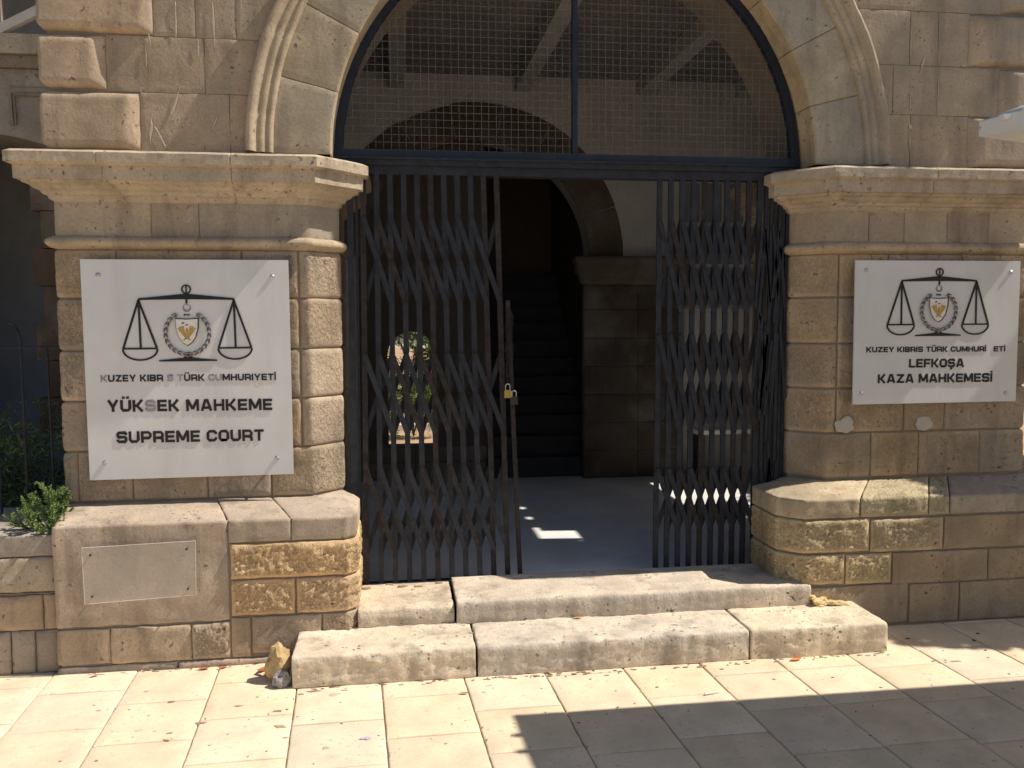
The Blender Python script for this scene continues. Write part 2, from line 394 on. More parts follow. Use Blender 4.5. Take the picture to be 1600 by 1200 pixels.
plinth(plL, inL, .668, .715,
    [(0.0, qL(-.755), (.44,.345,.26), .002), (qL(-.755), qL(-.478), (.45,.36,.27), .001), (qL(-.478), plL.t[-1], (.44,.355,.275), .001)],
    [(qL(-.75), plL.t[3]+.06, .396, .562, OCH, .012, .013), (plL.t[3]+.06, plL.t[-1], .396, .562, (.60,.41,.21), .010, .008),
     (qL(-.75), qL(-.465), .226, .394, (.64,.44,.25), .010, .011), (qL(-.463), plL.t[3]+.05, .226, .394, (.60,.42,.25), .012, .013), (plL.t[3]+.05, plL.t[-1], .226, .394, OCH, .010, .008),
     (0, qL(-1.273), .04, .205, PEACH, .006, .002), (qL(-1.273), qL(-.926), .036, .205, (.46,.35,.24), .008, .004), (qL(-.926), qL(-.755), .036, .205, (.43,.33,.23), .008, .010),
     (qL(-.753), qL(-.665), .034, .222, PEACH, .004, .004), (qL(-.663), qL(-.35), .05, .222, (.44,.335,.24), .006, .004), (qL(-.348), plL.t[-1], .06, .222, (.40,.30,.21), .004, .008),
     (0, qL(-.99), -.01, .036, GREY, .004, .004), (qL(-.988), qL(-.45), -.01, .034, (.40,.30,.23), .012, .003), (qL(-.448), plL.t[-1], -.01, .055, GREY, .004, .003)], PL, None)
plinth(plR, inR, .662, .708,
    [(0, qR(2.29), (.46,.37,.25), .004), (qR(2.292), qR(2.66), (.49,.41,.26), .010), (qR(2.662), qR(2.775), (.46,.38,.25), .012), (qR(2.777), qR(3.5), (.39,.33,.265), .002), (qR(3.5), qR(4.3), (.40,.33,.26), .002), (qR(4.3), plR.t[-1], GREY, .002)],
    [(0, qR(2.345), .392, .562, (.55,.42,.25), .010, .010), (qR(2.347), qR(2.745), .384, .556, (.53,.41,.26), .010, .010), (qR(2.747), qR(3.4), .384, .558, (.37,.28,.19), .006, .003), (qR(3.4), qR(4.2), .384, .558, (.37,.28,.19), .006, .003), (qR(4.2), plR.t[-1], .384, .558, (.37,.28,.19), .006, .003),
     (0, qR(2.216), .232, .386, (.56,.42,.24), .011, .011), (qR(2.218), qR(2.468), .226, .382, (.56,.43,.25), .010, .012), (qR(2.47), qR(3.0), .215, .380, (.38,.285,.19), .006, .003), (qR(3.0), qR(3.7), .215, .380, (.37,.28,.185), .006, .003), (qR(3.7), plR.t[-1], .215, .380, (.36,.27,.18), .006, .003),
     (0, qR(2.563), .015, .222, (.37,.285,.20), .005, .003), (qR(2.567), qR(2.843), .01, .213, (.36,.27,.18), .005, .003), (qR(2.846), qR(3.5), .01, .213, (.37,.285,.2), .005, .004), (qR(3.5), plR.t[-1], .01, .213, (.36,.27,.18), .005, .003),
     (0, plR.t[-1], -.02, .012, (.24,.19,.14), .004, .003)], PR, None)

# ---- upper wall (courses clipped by the arch)
wl = MB()
wp = Path([(XL,.6),(XL,0),(XR,0),(XR,.6)]); wF = wallF(wp)
zs = [2.335, 2.607, 2.857, 3.13, 3.38, 3.64, 3.89, 4.15, 4.4]
quoL = [-1.135, -1.275, -1.065, -1.275, -1.1, -1.27, -1.1, -1.27]
quoR = [2.985, 3.155, 2.975, 3.15, 2.98, 3.15, 2.98, 3.15]
inner_joints = [[-.74,2.663],[-.845,2.56,2.814],[-.88,-.70,2.648,2.805],[-.8,-.3,2.3],[-.9,-.5,0,.4,1.4,2.2],[-.8,-.3,.2,.7,1.2,1.7,2.3],[-.9,-.4,.1,.6,1.1,1.6,2.2],[-.8,-.3,.2,.7,1.2,1.7,2.3]]
s1 = lambda x: wp.tx(x, 1)
def clipf(u, v):
    x = u-wp.t[1]+XL
    return math.hypot(x-AC[0], v-AC[1]) < 1.545
for r in range(8):
    z0, z1 = zs[r], zs[r+1]; ql, qr = quoL[r], quoR[r]
    sh = [s1(ql)]+[s1(x) for x in inner_joints[r] if ql+.1 < x < qr-.1]+[s1(qr)]
    for a, b in zip(sh[:-1], sh[1:]):
        stone(wl, wF, a, b, z0, z1, jit((.385,.295,.205), .05), proud=.002, bev=.003, rough=.0015, cell=.022, gap=.002, clip=clipf, fs=30, peck=.18)
    for a, b, c0 in ((0, s1(ql), 0), (s1(qr), wp.t[-1], 1)):
        stone(wl, wF, a, b, z0+.006, z1-.006, jit((.43,.325,.225), .04), proud=(.042 if c0 else .032), bev=.016, rough=.001, cell=.014, gap=.004, ub=wp.t, fs=30, wob=.004, peck=.12)
wall = wl.build('wall', M['stone'], fac, smooth=True)
# solid behind the stones: plate with the arch cut out, front, soffit and back
cm = MB(); n = 48
arc = [(AC[0]+(RI+.004)*math.cos(math.pi*k/n), AC[1]+(RI+.004)*math.sin(math.pi*k/n)) for k in range(n+1)]
for yy in (.004, .6):
    V = []; Fa = []
    for (x, z) in arc: V += [(x, yy, z), (XR if x > AC[0]+.9 else XL if x < AC[0]-.9 else x, yy, 4.4 if abs(x-AC[0]) <= .9 else z)]
    for k in range(n): Fa.append((2*k, 2*k+1, 2*k+3, 2*k+2))
    cm.add(V, Fa)
    for x0, x1 in ((XL, AC[0]-.9), (AC[0]+.9, XR)):
        zz = AC[1]+math.sqrt(RI**2-.81)-.02
        cm.add([(x0,yy+.001,zz),(x1,yy+.001,zz),(x1,yy+.001,4.4),(x0,yy+.001,4.4)], [(0,1,2,3)])
V = []; Fa = []
for (x, z) in arc: V += [(x,.1,z),(x,.6,z)]
for k in range(n): Fa.append((2*k, 2*k+2, 2*k+3, 2*k+1))
cm.add(V, Fa); cm.box(XL+.005, XR-.005, .0, .62, 4.38, 4.41); cm.box(XL+.006, XL+.02, .01, .6, 2.33, 4.4); cm.box(XR-.02, XR-.006, .01, .6, 2.33, 4.4)
cm.build('wall_core', M['mortar'], wall)
# white scrape marks and lime runs, plus slanting streaks painted as slits of sunlight
G = lambda u, v, d: (u, -.006-d, v)
for x, z, l, a, wd in ((-.985,2.55,.10,-.35,.006), (-1.09,2.44,.07,-.15,.009), (-1.05,2.405,.06,.45,.006), (-.81,2.47,.08,-.4,.004), (-.965,2.95,.10,.0,.006), (-.80,2.93,.16,.02,.006), (-1.09,2.90,.09,.12,.006), (-1.10,2.77,.06,0,.004), (-.87,2.80,.05,0,.004), (2.66,2.47,.08,.03,.004), (2.655,2.70,.20,.0,.003), (2.81,2.72,.14,.0,.003), (2.65,2.95,.16,.0,.004), (2.66,2.55,.03,.2,.013), (2.72,2.87,.006,1.3,.06)):
    ca_, sa_ = math.cos(a), math.sin(a)
    st = MB(); blob(st, 0, 0, wd*.7, l*.62, lambda u, v, d, x=x, z=z, ca_=ca_, sa_=sa_: G(x+u*ca_-v*sa_*-1*-1, z+v*ca_+u*sa_, d) , (.50,.42,.33), n=16, h=.0006, amp=.5); st.build('lime_and_sun_streak', M['plain'], wall)

# ---- arch
ar = MB(); nvs = 13
def aF(u, v, d):           # u angle (radians*RO), v: <0 soffit depth, >0 radial
    th = math.pi-u/RO
    if v >= 0: return (AC[0]+(RI+v)*math.cos(th), -d, AC[1]+(RI+v)*math.sin(th))
    return (AC[0]+(RI-d*.6)*math.cos(th), -v, AC[1]+(RI-d*.6)*math.sin(th))
LA = math.pi*RO
for k in range(nvs):
    warm = (.40,.325,.225) if k % 2 else (.38,.32,.235)
    stone(ar, aF, LA*k/nvs, LA*(k+1)/nvs, 0, RO-RI+.02, jit(warm, .04), proud=.004, bev=.006, rough=0, cell=.03, gap=.004, wob=.0025)
    stone(ar, aF, LA*k/nvs, LA*(k+1)/nvs, -.20, 0, jit((.47,.37,.24), .04), proud=.003, bev=.005, rough=0, cell=.03, gap=.004, wob=.002)
arch = ar.build('arch', M['stone'], fac, smooth=True)
am = MB(); pr = [(1.478,0),(1.482,.020),(1.492,.028),(1.502,.026),(1.507,.020),(1.513,.020),(1.518,.029),(1.530,.033),(1.542,.032),(1.547,.028),(1.553,.030),(1.560,.048),(1.576,.062),(1.592,.058),(1.600,.046),(1.602,0)]
V = []; Fa = []; C = []; K = 150
for k in range(K+1):
    th = math.pi*k/K; jt = .005 if (k % 12 == 0) else 0
    for r, d in pr:
        n1 = noise.fractal(Vector((math.cos(th)*9, math.sin(th)*9, r*9)), .8, 2, 3)*.003
        V.append((AC[0]+(r+n1)*math.cos(th), -(d+n1-jt*(d > .01)), AC[1]+(r+n1)*math.sin(th))); q = 1+n1*15; C.append((.42*q, .335*q, .235*q))
m_ = len(pr)
for k in range(K):
    for j in range(m_-1): a = k*m_+j; Fa.append((a, a+1, a+m_+1, a+m_))
am.add(V, Fa, C); am.build('archivolt_moulding', M['stone'], arch, smooth=True)

# ---- lunette grille and lintel
FY = .165; RF = 1.205; FX = .925
gr = MB(); K = 60
for ra, rb in ((RF-.045, RF),):
    V = []; Fa = []
    for k in range(K+1):
        th = math.pi*k/K; c_, s_ = math.cos(th), math.sin(th)
        for r, y in ((ra,FY-.015),(rb,FY-.015),(rb,FY+.02),(ra,FY+.02)): V.append((FX+r*c_, y, 2.368+r*s_))
    for k in range(K):
        for j in range(4): a = k*4+j; b = k*4+(j+1) % 4; Fa.append((a, b, b+4, a+4))
    gr.add(V, Fa)
gr.box(FX-RF, FX+RF, FY-.02, FY+.02, 2.365, 2.40); gr.box(FX-.013, FX+.013, FY-.018, FY+.018, 2.40, 2.368+RF-.02)
gf = gr.build('lunette_grille', M['navy'], fac)
wm = MB(); sp = .0375
for k in range(-31, 32):
    x = k*sp+.012
    if abs(x) < RF-.03:
        h = math.sqrt((RF-.03)**2-x*x); rr = .0011
        wm.bar((FX+x+random.uniform(-.002,.002),FY+.002,2.39), (FX+x+random.uniform(-.003,.003),FY+.002,2.368+h), .0021, .0021)
for k in range(1, 32):
    z = k*sp
    if z < RF-.04:
        h = math.sqrt((RF-.03)**2-z*z); wm.bar((FX-h,FY+.005,2.368+z+random.uniform(-.002,.002)), (FX+h,FY+.005,2.368+z+random.uniform(-.002,.002)), .0021, .0021)
wm.build('wire_mesh', M['wire'], gf)
lt = MB(); lt.box(JL-.02, JR+.02, FY-.035, FY+.06, 2.325, 2.362); lt.box(JL-.02, JR+.02, FY-.02, FY+.05, 2.283, 2.3245); lt.box(JL-.02, JR+.02, FY-.045, FY-.036, 2.352, 2.363)
lt.build('lintel', M['iron'], fac)

# ================================================================== INTERIOR
def brickwall(mb, x0, x1, y, z0, z1, h=.24, tint=(.30,.22,.15), fn=None, proud=.006):
    z = z0; r = 0
    while z < z1-.01:
        zz = min(z1, z+h); x = x0-(r % 2)*.2
        while x < x1-.01:
            xx = min(x1, max(x0+.05, x)+.42); a = max(x0, x)
            if xx-a > .03: stone(mb, lambda u, v, d: (u, y-d, v), a, xx, z, zz, jit(tint, .12), proud=proud, rough=.003, cell=.06, bev=.012, gap=.008)
            x = xx
        z = zz; r += 1
iw = MB()   # plastered walls: side walls, back wall above and around the inner arch
CI = (.70, 2.10); RX = 1.0
BY = 3.0
def archhole(mb, cx, cz, r, x0, x1, z1, y0, y1, n=28):
    pts = [(cx+r*math.cos(math.pi*k/n), cz+r*math.sin(math.pi*k/n)) for k in range(n+1)]
    for (xa, za), (xb, zb) in zip(pts[:-1], pts[1:]):
        mb.prism([(xa,za),(xa,z1),(xb,z1),(xb,zb)], y0, y1)
    if x0 < cx-r: mb.box(x0, cx-r, y0, y1, cz, z1)
    if x1 > cx+r: mb.box(cx+r, x1, y0, y1, cz, z1)
archhole(iw, CI[0], CI[1], RX, -1.5, 2.46, 3.6, BY, BY+.4)
iw.box(2.46, 3.5, BY, BY+.4, 2.78, 3.6); iw.box(3.28, 3.5, BY, BY+.4, .2, 2.78); iw.box(2.46, 3.28, BY, BY+.4, .2, 1.66)
iw.box(-1.5, -.31, BY, BY+.4, .2, 2.10)
iw.box(-1.5, -1.4, .62, BY, .2, 3.6)
# right side wall with a high opening (lets a little sun reach the floor)
SW = 3.3
iw.box(SW, SW+.1, .6, BY, .2, 1.0); iw.box(SW, SW+.1, 2.45, BY, 1.0, 3.6); iw.box(SW, SW+.1, .6, 1.0, 1.0, 3.02); iw.box(SW, SW+.1, 1.0, 2.45, 1.92, 3.15)
iw.box(SW, SW+.1, 1.02, 1.18, 3.15, 3.6); iw.box(SW, SW+.1, 1.26, 1.5, 3.15, 3.6); iw.box(SW, SW+.1, 1.58, 2.45, 3.15, 3.6); iw.box(SW, SW+.1, .6, 1.58, 3.54, 3.6); iw.box(SW, SW+.1, .6, .66, 3.15, 3.54)
iw.box(SW, SW+.1, .86, 1.02, 3.02, 3.3); iw.box(SW, SW+.1, .95, 1.02, 3.3, 3.54); iw.box(SW, SW+.1, 1.18, 1.58, 3.15, 3.30)
iw.build('inner_wall', M['plaster'], fac)
ia = MB()
def iF(u, v, d):
    th = math.pi-u; return (CI[0]+(RX+v)*math.cos(th), BY-.012-d, CI[1]+(RX+v)*math.sin(th))
for k in range(9):
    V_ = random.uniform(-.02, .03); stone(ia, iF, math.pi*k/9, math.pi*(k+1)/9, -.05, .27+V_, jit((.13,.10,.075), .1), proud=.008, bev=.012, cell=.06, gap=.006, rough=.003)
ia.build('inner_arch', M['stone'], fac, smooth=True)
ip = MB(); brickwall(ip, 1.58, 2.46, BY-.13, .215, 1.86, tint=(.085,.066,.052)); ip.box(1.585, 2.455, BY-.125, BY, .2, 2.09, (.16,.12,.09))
iv = Path([(1.58,BY),(1.58,BY-.13),(2.46,BY-.13),(2.46,BY)])
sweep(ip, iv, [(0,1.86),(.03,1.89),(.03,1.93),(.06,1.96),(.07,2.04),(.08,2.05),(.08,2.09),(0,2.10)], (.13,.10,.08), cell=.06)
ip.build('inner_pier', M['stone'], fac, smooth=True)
# parapet closing the left half of the inner arch, with a round-headed opening on the garden
pp = MB(); PY = 3.12
pp.box(-.31, -.062, PY, PY+.2, .2, 3.1); pp.box(.345, .78, PY, PY+.2, .2, 3.1); pp.box(-.062, .345, PY, PY+.2, .2, .49)
archhole(pp, .1415, 1.27, .2035, -.062, .345, 3.1, PY, PY+.2, 14)
pp.box(.78, 1.75, PY+1.9, PY+2.1, .2, 3.4); pp.box(1.70, 1.9, PY, PY+2.0, .2, 3.4); pp.box(.70, .78, PY+.2, PY+2.0, .2, 3.4)
pp.add([], [])
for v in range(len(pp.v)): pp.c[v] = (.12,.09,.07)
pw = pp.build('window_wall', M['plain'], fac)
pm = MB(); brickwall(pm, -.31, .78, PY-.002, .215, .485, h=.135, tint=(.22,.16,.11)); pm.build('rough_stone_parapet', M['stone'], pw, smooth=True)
sc = MB()
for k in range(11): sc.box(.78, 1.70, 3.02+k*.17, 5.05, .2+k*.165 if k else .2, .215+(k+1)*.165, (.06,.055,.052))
sc.build('staircase', M['plain'], fac)
rf = MB(); rf.box(-1.5, 3.5, .6, 3.4, 3.6, 3.75); rf.box(-.35, 1.95, 3.4, 5.3, 3.4, 3.6); cl_ = rf.build('ceiling', M['ceil'], fac)
bd = MB()
for k in range(24): bd.box(-1.4, 3.4, .62+k*.1, .70+k*.1, 3.585, 3.60)
bd.build('ceiling_board', M['ceil'], cl_)
for x in (-.95, .05, 1.08, 2.12, 3.0):
    b = MB(); b.box(x-.06, x+.06, .62, BY, 3.46, 3.585); b.build('ceiling_beam', M['wood'], cl_)
wd = MB()
for x in (2.46, 2.66, 2.86, 3.06, 3.25): wd.box(x, x+.03, BY+.05, BY+.09, 1.66, 2.78)
for z in (1.66, 2.02, 2.38, 2.75): wd.box(2.46, 3.28, BY+.052, BY+.088, z, z+.03)
wf_ = wd.build('inner_window', M['plaster'], fac)
wg = MB(); wg.box(2.46, 3.28, BY+.066, BY+.074, 1.66, 2.78); wg.build('pane', M['glass'], wf_)
# backs: rear face of building above the garden side so that the passage stays dark
bk = MB(); bk.box(-.35, -.31, 3.4, 5.3, .1, 3.4); bk.box(1.9, 1.95, 3.4, 5.3, .1, 3.4)
# (garden lies behind x<.7: keep that side open)
# bench with white seat seen through the right gate
bn = thing('bench', 'low pale bench against the inner wall, glimpsed through the bunched gate leaf', 'bench', (2.9, 2.75, .215))
b = MB(); b.box(2.5, 3.3, 2.62, 2.92, .60, .635, (.5,.52,.55)); b.build('seat', M['white'], bn)
for x in (2.55, 3.22):
    b = MB(); b.box(x-.02, x+.02, 2.64, 2.9, .215, .60); b.build('leg', M['iron'], bn)

# ---- left wing behind the railing
lw = thing('side_wing', 'shaded stone arcade wing set back behind the railing and bushes', 'building', (-2.6, 1.2, 0))
a_ = MB(); WY = 1.2; cxw, czw, rw = -2.62, 2.05, .62
wc = (.33,.285,.24)
def archcol(mb, cx, cz, r, x0, x1, z1, y0, y1, c, n=28):
    pts = [(cx+r*math.cos(math.pi*k/n), cz+r*math.sin(math.pi*k/n)) for k in range(n+1)]
    for (xa, za), (xb, zb) in zip(pts[:-1], pts[1:]): mb.prism([(xa,za),(xa,z1),(xb,z1),(xb,zb)], y0, y1, c)
    mb.box(x0, cx-r, y0, y1, 0, z1, c); mb.box(cx+r, x1, y0, y1, 0, z1, c)
pts = [(-4.6+.0,0)]
ps_ = [(-3.0+k*.045, 1.40+math.sqrt(1.26**2-(-3.0+k*.045+2.4)**2)) for k in range(27)]
for (xa, za), (xb, zb) in zip(ps_[:-1], ps_[1:]): a_.prism([(xa,za),(xa,3.02),(xb,3.02),(xb,zb)], WY, WY+.5, wc)
a_.box(-4.4, -3.0, WY, WY+.5, 0, 3.02, wc)
a_.box(-1.83, -1.515, WY, WY+.5, 0, 3.02, wc)
wv = a_.build('arcade_wall', M['stone'], lw)
a_ = MB(); a_.box(-4.4, -1.515, WY-.07, WY+.5, 3.09, 3.2, (.32,.27,.21)); a_.box(-4.4, -1.515, WY-.035, WY+.5, 3.022, 3.088, (.28,.23,.18)); a_.build('string_course', M['stone'], lw)
a_ = MB(); a_.box(-4.4, -4.2, WY, WY+.4, 3.2, 4.4, wc); a_.box(-4.4, -1.515, WY, WY+.4, 4.2, 4.4, wc); a_.box(-2.24, -2.225, WY+.05, WY+.1, 3.2, 4.2, wc); a_.build('upper_wall', M['stone'], lw)
a_ = MB(); a_.bar((-2.32,WY-.02,3.17), (-1.52,WY-.02,3.60), .05, .04); a_.build('handrail', M['wood'], lw)
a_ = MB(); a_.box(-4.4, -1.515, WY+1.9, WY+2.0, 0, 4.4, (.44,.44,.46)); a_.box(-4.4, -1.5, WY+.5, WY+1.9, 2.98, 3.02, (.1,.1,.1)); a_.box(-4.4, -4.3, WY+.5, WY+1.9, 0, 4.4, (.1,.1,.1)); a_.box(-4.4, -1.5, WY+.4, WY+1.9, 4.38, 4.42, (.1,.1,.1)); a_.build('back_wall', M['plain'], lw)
a_ = MB(); a_.strip([(-2.17,2.70),(-2.17,2.90),(-1.53,2.90)], .02, WY-.012, WY, (.28,.24,.20)); a_.strip([(-2.145,2.70),(-2.145,2.875),(-1.53,2.875)], .01, WY-.02, WY-.012, (.24,.20,.17)); a_.build('panel_moulding', M['stone'], lw)
a_ = MB()
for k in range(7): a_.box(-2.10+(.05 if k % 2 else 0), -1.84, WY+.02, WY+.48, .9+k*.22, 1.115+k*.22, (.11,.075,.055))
a_.build('corner_stones', M['stone'], lw)

# matching wing beyond the pier with the smaller sign (outside the photograph's frame)
rw_ = thing('side_wing', 'low stone arcade wing continuing past the pier with the smaller sign', 'building', (6, 1.2, 0))
a_ = MB(); a_.box(3.37, 4.0, WY, WY+.12, 0, 2.9, wc); a_.box(6.1, 9.5, WY, WY+.12, 0, 2.9, wc)
ps_ = [(4.0+k*.105, 1.45+math.sqrt(max(.02, 1.15**2-(4.0+k*.105-5.05)**2))) for k in range(21)]
for (xa, za), (xb, zb) in zip(ps_[:-1], ps_[1:]): a_.prism([(xa,za),(xa,2.9),(xb,2.9),(xb,zb)], WY, WY+.12, wc)
a_.build('arcade_wall', M['stone'], rw_)
a_ = MB(); a_.box(3.37, 9.5, WY-.06, WY+.12, 2.902, 3.0, (.32,.27,.21)); a_.build('string_course', M['stone'], rw_)
a_ = MB(); a_.box(3.4, 9.5, .03, WY-.01, .0, .60); struct(a_.build('garden_bed', M['earth']))
# low wall
lo = thing('low_garden_wall', 'low worn stone wall carrying the railing beside the large plinth', 'wall', (-2.6, -.1, 0))
lp = Path([(-4.4,-.225),(-1.492,-.225)]); F, hg = ledgeF(lp, [Vector((-4.4,.25)), Vector((-1.49,.25))], .53, .625, .66)
b = MB()
tl = lambda x: x+4.4
for a0, a1 in ((-4.4,-3.3),(-3.3,-2.3),(-2.3,-1.492)):
    stone(b, F, tl(a0), tl(a1), 0, hg+.28, jit((.35,.30,.25), .05), proud=.004, rough=.003, cell=.02, bev=.015, vb=(hg-.01, hg, hg+.01), wob=.006)
G2 = wallF(lp)
for z0, z1, xs, tt, rg in ((.37,.53,(-4.4,-3.1,-1.495), (.36,.29,.215), .002), (.36,.37,(-4.4,-1.495),(.35,.28,.2),0), (.20,.36,(-4.4,-3,-2.1,-1.56,-1.495), (.38,.29,.205), .005), (.0,.20,(-4.4,-3,-2.3,-1.70,-1.60,-1.495), (.34,.275,.21), .006)):
    for a0, a1 in zip(xs[:-1], xs[1:]): stone(b, G2, tl(a0), tl(a1), z0, z1, jit(tt, .08), proud=.01, rough=rg, cell=.02, bev=.02, gap=.008, wob=.008)
b.build('stonework', M['stone'], lo, smooth=True)
b = MB(); b.box(-4.4, -1.495, -.215, .3, -.01, .61); b.build('mortar_core', M['mortar'], lo)

# railing: rail + bars with hooked tops
rl = thing('iron_railing', 'thin dark iron railing with hooked bar tops on the low wall', 'railing', (-2.6, .1, .64))
b = MB(); b.tube([(-4.4,.1,1.445),(-1.53,.1,1.445)], .006, 6); b.build('rail', M['iron'], rl)
b = MB()
b.tube([(-1.735,.1,.62),(-1.735,.1,1.47),(-1.742,.1,1.52),(-1.76,.1,1.55),(-1.785,.1,1.565)], .0065, 6); bar0 = b.build('bar', M['iron'], rl)
for k in range(1, 20):
    c_ = bar0.copy(); col.objects.link(c_); setpar(c_, rl); c_.location = (-.118*k, 0, 0)
b = MB(); b.tube([(-1.615,.1,.62),(-1.62,.1,1.445)], .006, 6); b.build('bar', M['iron'], rl)

# ================================================================== STEPS
def slab(name, x0, x1, yf, yb, zb, zt, tint, parent, rough=.003, r=.018, wob=.006, sag=0, label=None):
    r *= .6; prof = [(yf,zb),(yf,zt-r*1.6),(yf+r*.35,zt-r*.55),(yf+r,zt-r*.12),(yf+r*2,zt),(yb,zt)]
    S = [0]
    for a, c_ in zip(prof[:-1], prof[1:]): S.append(S[-1]+math.hypot(c_[0]-a[0], c_[1]-a[1]))
    def F(u, v, d):
        i = 0
        while i < len(S)-2 and v > S[i+1]: i += 1
        f = (v-S[i])/(S[i+1]-S[i]); a, c_ = prof[i], prof[i+1]
        y = a[0]+(c_[0]-a[0])*f; z = a[1]+(c_[1]-a[1])*f
        k = min(1, v/(S[1])) if v < S[1] else 1
        ny, nz_ = (-1, 0) if v < S[1] else ((-.7,.7) if v < S[-2] else (0, 1))
        w1 = noise.noise(Vector((u*3, 1, zt*9)))*.008+noise.noise(Vector((u*11, 5, zt*9)))*.003+noise.noise(Vector((u*28, 5, zt*9)))*.0025*(1 if v < S[-1]-.08 else 0)
        q = sag*math.sin(max(0, min(1, (u-x0)/(x1-x0)))*math.pi)
        return (u, y+d*ny+w1*(1 if v < S[-2] else max(0, 1-(v-S[-2])*12)), z+d*nz_-q)
    b = MB(); stone(b, F, x0, x1, 0, S[-1], tint, proud=.004, bev=.010, rough=rough*.8, cell=.0115, gap=.005, vb=S, fs=55, wob=wob*.7, aniso=.28, back=-.03, peck=.22)
    b.box(x0+.012, x1-.012, yf+.03, yb, zb, zt-.03, tint)
    o = b.build(name, M['stone'], parent, smooth=True)
    if label: o['label'] = label
    return o
ls = thing('lower_step', 'long worn stone step, the lower of two, lying on the pavement', 'step', (.9, -.4, 0))
slab('step_stone', -.455, .332, -.56, -.22, 0, .137, (.66,.55,.415), ls, rough=.010)
slab('step_stone', .338, 1.585, -.56, -.22, 0, .137, (.63,.54,.435), ls, rough=.007)
slab('step_stone', 1.59, 2.262, -.565, -.22, 0, .139, (.68,.57,.42), ls, rough=.007)
us = thing('upper_step', 'upper worn stone step directly below the gates', 'step', (.9, -.1, .14))
slab('step_stone', -.19, .262, -.255, .13, .135, .222, (.62,.51,.38), us, rough=.008, r=.035, label='broken eroded end stone of the upper step')
slab('step_stone', .268, 2.03, -.27, .13, .137, .243, (.64,.54,.425), us, rough=.002, r=.02)
b = MB(); b.box(JL, JR, .1, .2, .0, .219); b.box(-.15, 1.9, .125, .14, .2, .2245)
b.build('gate_sill', M['iron'], us)
for k in range(5):
    b = MB(); x = -.15+k*.09+random.uniform(-.02,.02); blob(b, x, random.uniform(.05,.10), random.uniform(.012,.035), random.uniform(.006,.014), lambda u, v, d: (u, v, .224+d*2), random.choice([(.5,.4,.28),(.42,.3,.2)]), n=12, h=.005)
    b.build('mortar_crumb', M['stone'], us)
# small broken rock lump between step end and right plinth
rb = MB()
def rock(mb, c, r, tint, sd, sub=3, sq=(1,1,1), flat=0):
    import bmesh
    bm = bmesh.new(); bmesh.ops.create_icosphere(bm, subdivisions=sub, radius=1)
    V = []; 
    for v in bm.verts:
        p = v.co; n1 = noise.fractal(Vector(p)*1.3+Vector((sd,sd*.7,0)), .8, 2, 4); q = 1+.35*n1+.12*noise.cell(Vector(p)*2+Vector((sd,0,0)))
        V.append((c[0]+p.x*r*sq[0]*q, c[1]+p.y*r*sq[1]*q, max(c[2]+p.z*r*sq[2]*q, flat)))
    mb.add(V, [tuple(v.index for v in f.verts) for f in bm.faces], tint); bm.free()
for k in range(60):
    t_ = random.random()
    rock(rb, (2.03+t_*.17, -.275+random.uniform(-.03,.02), .142+random.uniform(0,.04)*(1-t_)), random.uniform(.006,.022), jit((.62,.47,.24), .1), k, 2, (1.3,.7,.6), .135)
tag(rb.build('crumbled_mortar', M['stone'], None), 'crumbly yellow mortar heaped on the lower step against the plinth', 'rubble', kind='stuff')
for (nm, c_, r_, t_, sq, lab) in (('stone_lump', (-.52,-.46,.075), .07, (.52,.37,.19), (.75,.7,1.15), 'upright yellow rock wedged against the end of the lower step'),
                          ('stone_lump', (-.50,-.535,.03), .036, (.30,.27,.26), (1.0,.8,1.1), 'small grey stone at the foot of the yellow rock')):
    b = MB(); rock(b, c_, r_, t_, 3.1+r_*50, 3, sq, 0); tag(b.build(nm, M['stone'], None, smooth=False), lab, 'stone')

# leaves and litter
def leaf(x, y, z, s, ang, c_, label, grp='fallen leaves on the paving', curl=.25, name='fallen_leaf'):
    b = MB(); K = 7; V = []; Fa = []
    for k in range(K):
        t = k/(K-1)*2-1; wv_ = math.sin((k+.4)/(K-.2)*math.pi)*.42
        for sgn in (-1, 0, 1):
            lx, ly = t*s, sgn*wv_*s; V.append((x+lx*math.cos(ang)-ly*math.sin(ang), y+lx*math.sin(ang)+ly*math.cos(ang), z+.004+curl*s*(abs(sgn)*wv_*1.2+t*t*.6)))
    for k in range(K-1):
        for j in range(2): a = k*3+j; Fa.append((a, a+3, a+4, a+1))
    b.add(V, Fa, c_); o = b.build(name, M['plain'], None, smooth=True); return tag(o, label, 'leaf', grp)
BR = (.34,.21,.13); OR = (.60,.22,.06)
for x, y, z, s, a, c_, l in ((.845,-.285,.14,.022,.1,(.55,.24,.09),'orange curled leaf lying on the lower step against the riser'),
    (1.79,-.60,.004,.03,.2,(.68,.24,.08),'bright orange leaf on the pavers against the lower step'),
    (.66,-.575,.004,.02,2.4,(.40,.22,.12),'tiny brown leaf at the foot of the lower step'),
    (.265,-.725,.004,.02,.0,(.42,.24,.13),'brown leaf on the paver joint in front of the lower step'),
    (-.60,-.36,.01,.035,.9,(.45,.16,.07),'largest red brown leaf heaped beside the yellow rock'), (-.575,-.42,.005,.028,2.0,(.5,.2,.1),'red brown leaf lying just in front of the heaped leaf by the yellow rock'), (-.60,-.40,.02,.025,-.5,(.38,.12,.05),'dark red leaf resting on the other leaves by the yellow rock'),
    (-.79,-.30,.004,.02,.2,(.5,.15,.08),'red leaf at the foot of the large plinth, nearer the steps'), (-.87,-.30,.004,.025,.1,(.45,.14,.08),'red leaf at the foot of the large plinth, farther from the steps'),
    (-1.33,-.31,.004,.018,.5,(.5,.2,.14),'faded red leaf by the plinth corner next to the low wall')):
    leaf(x, y, z, s, a, c_, l)
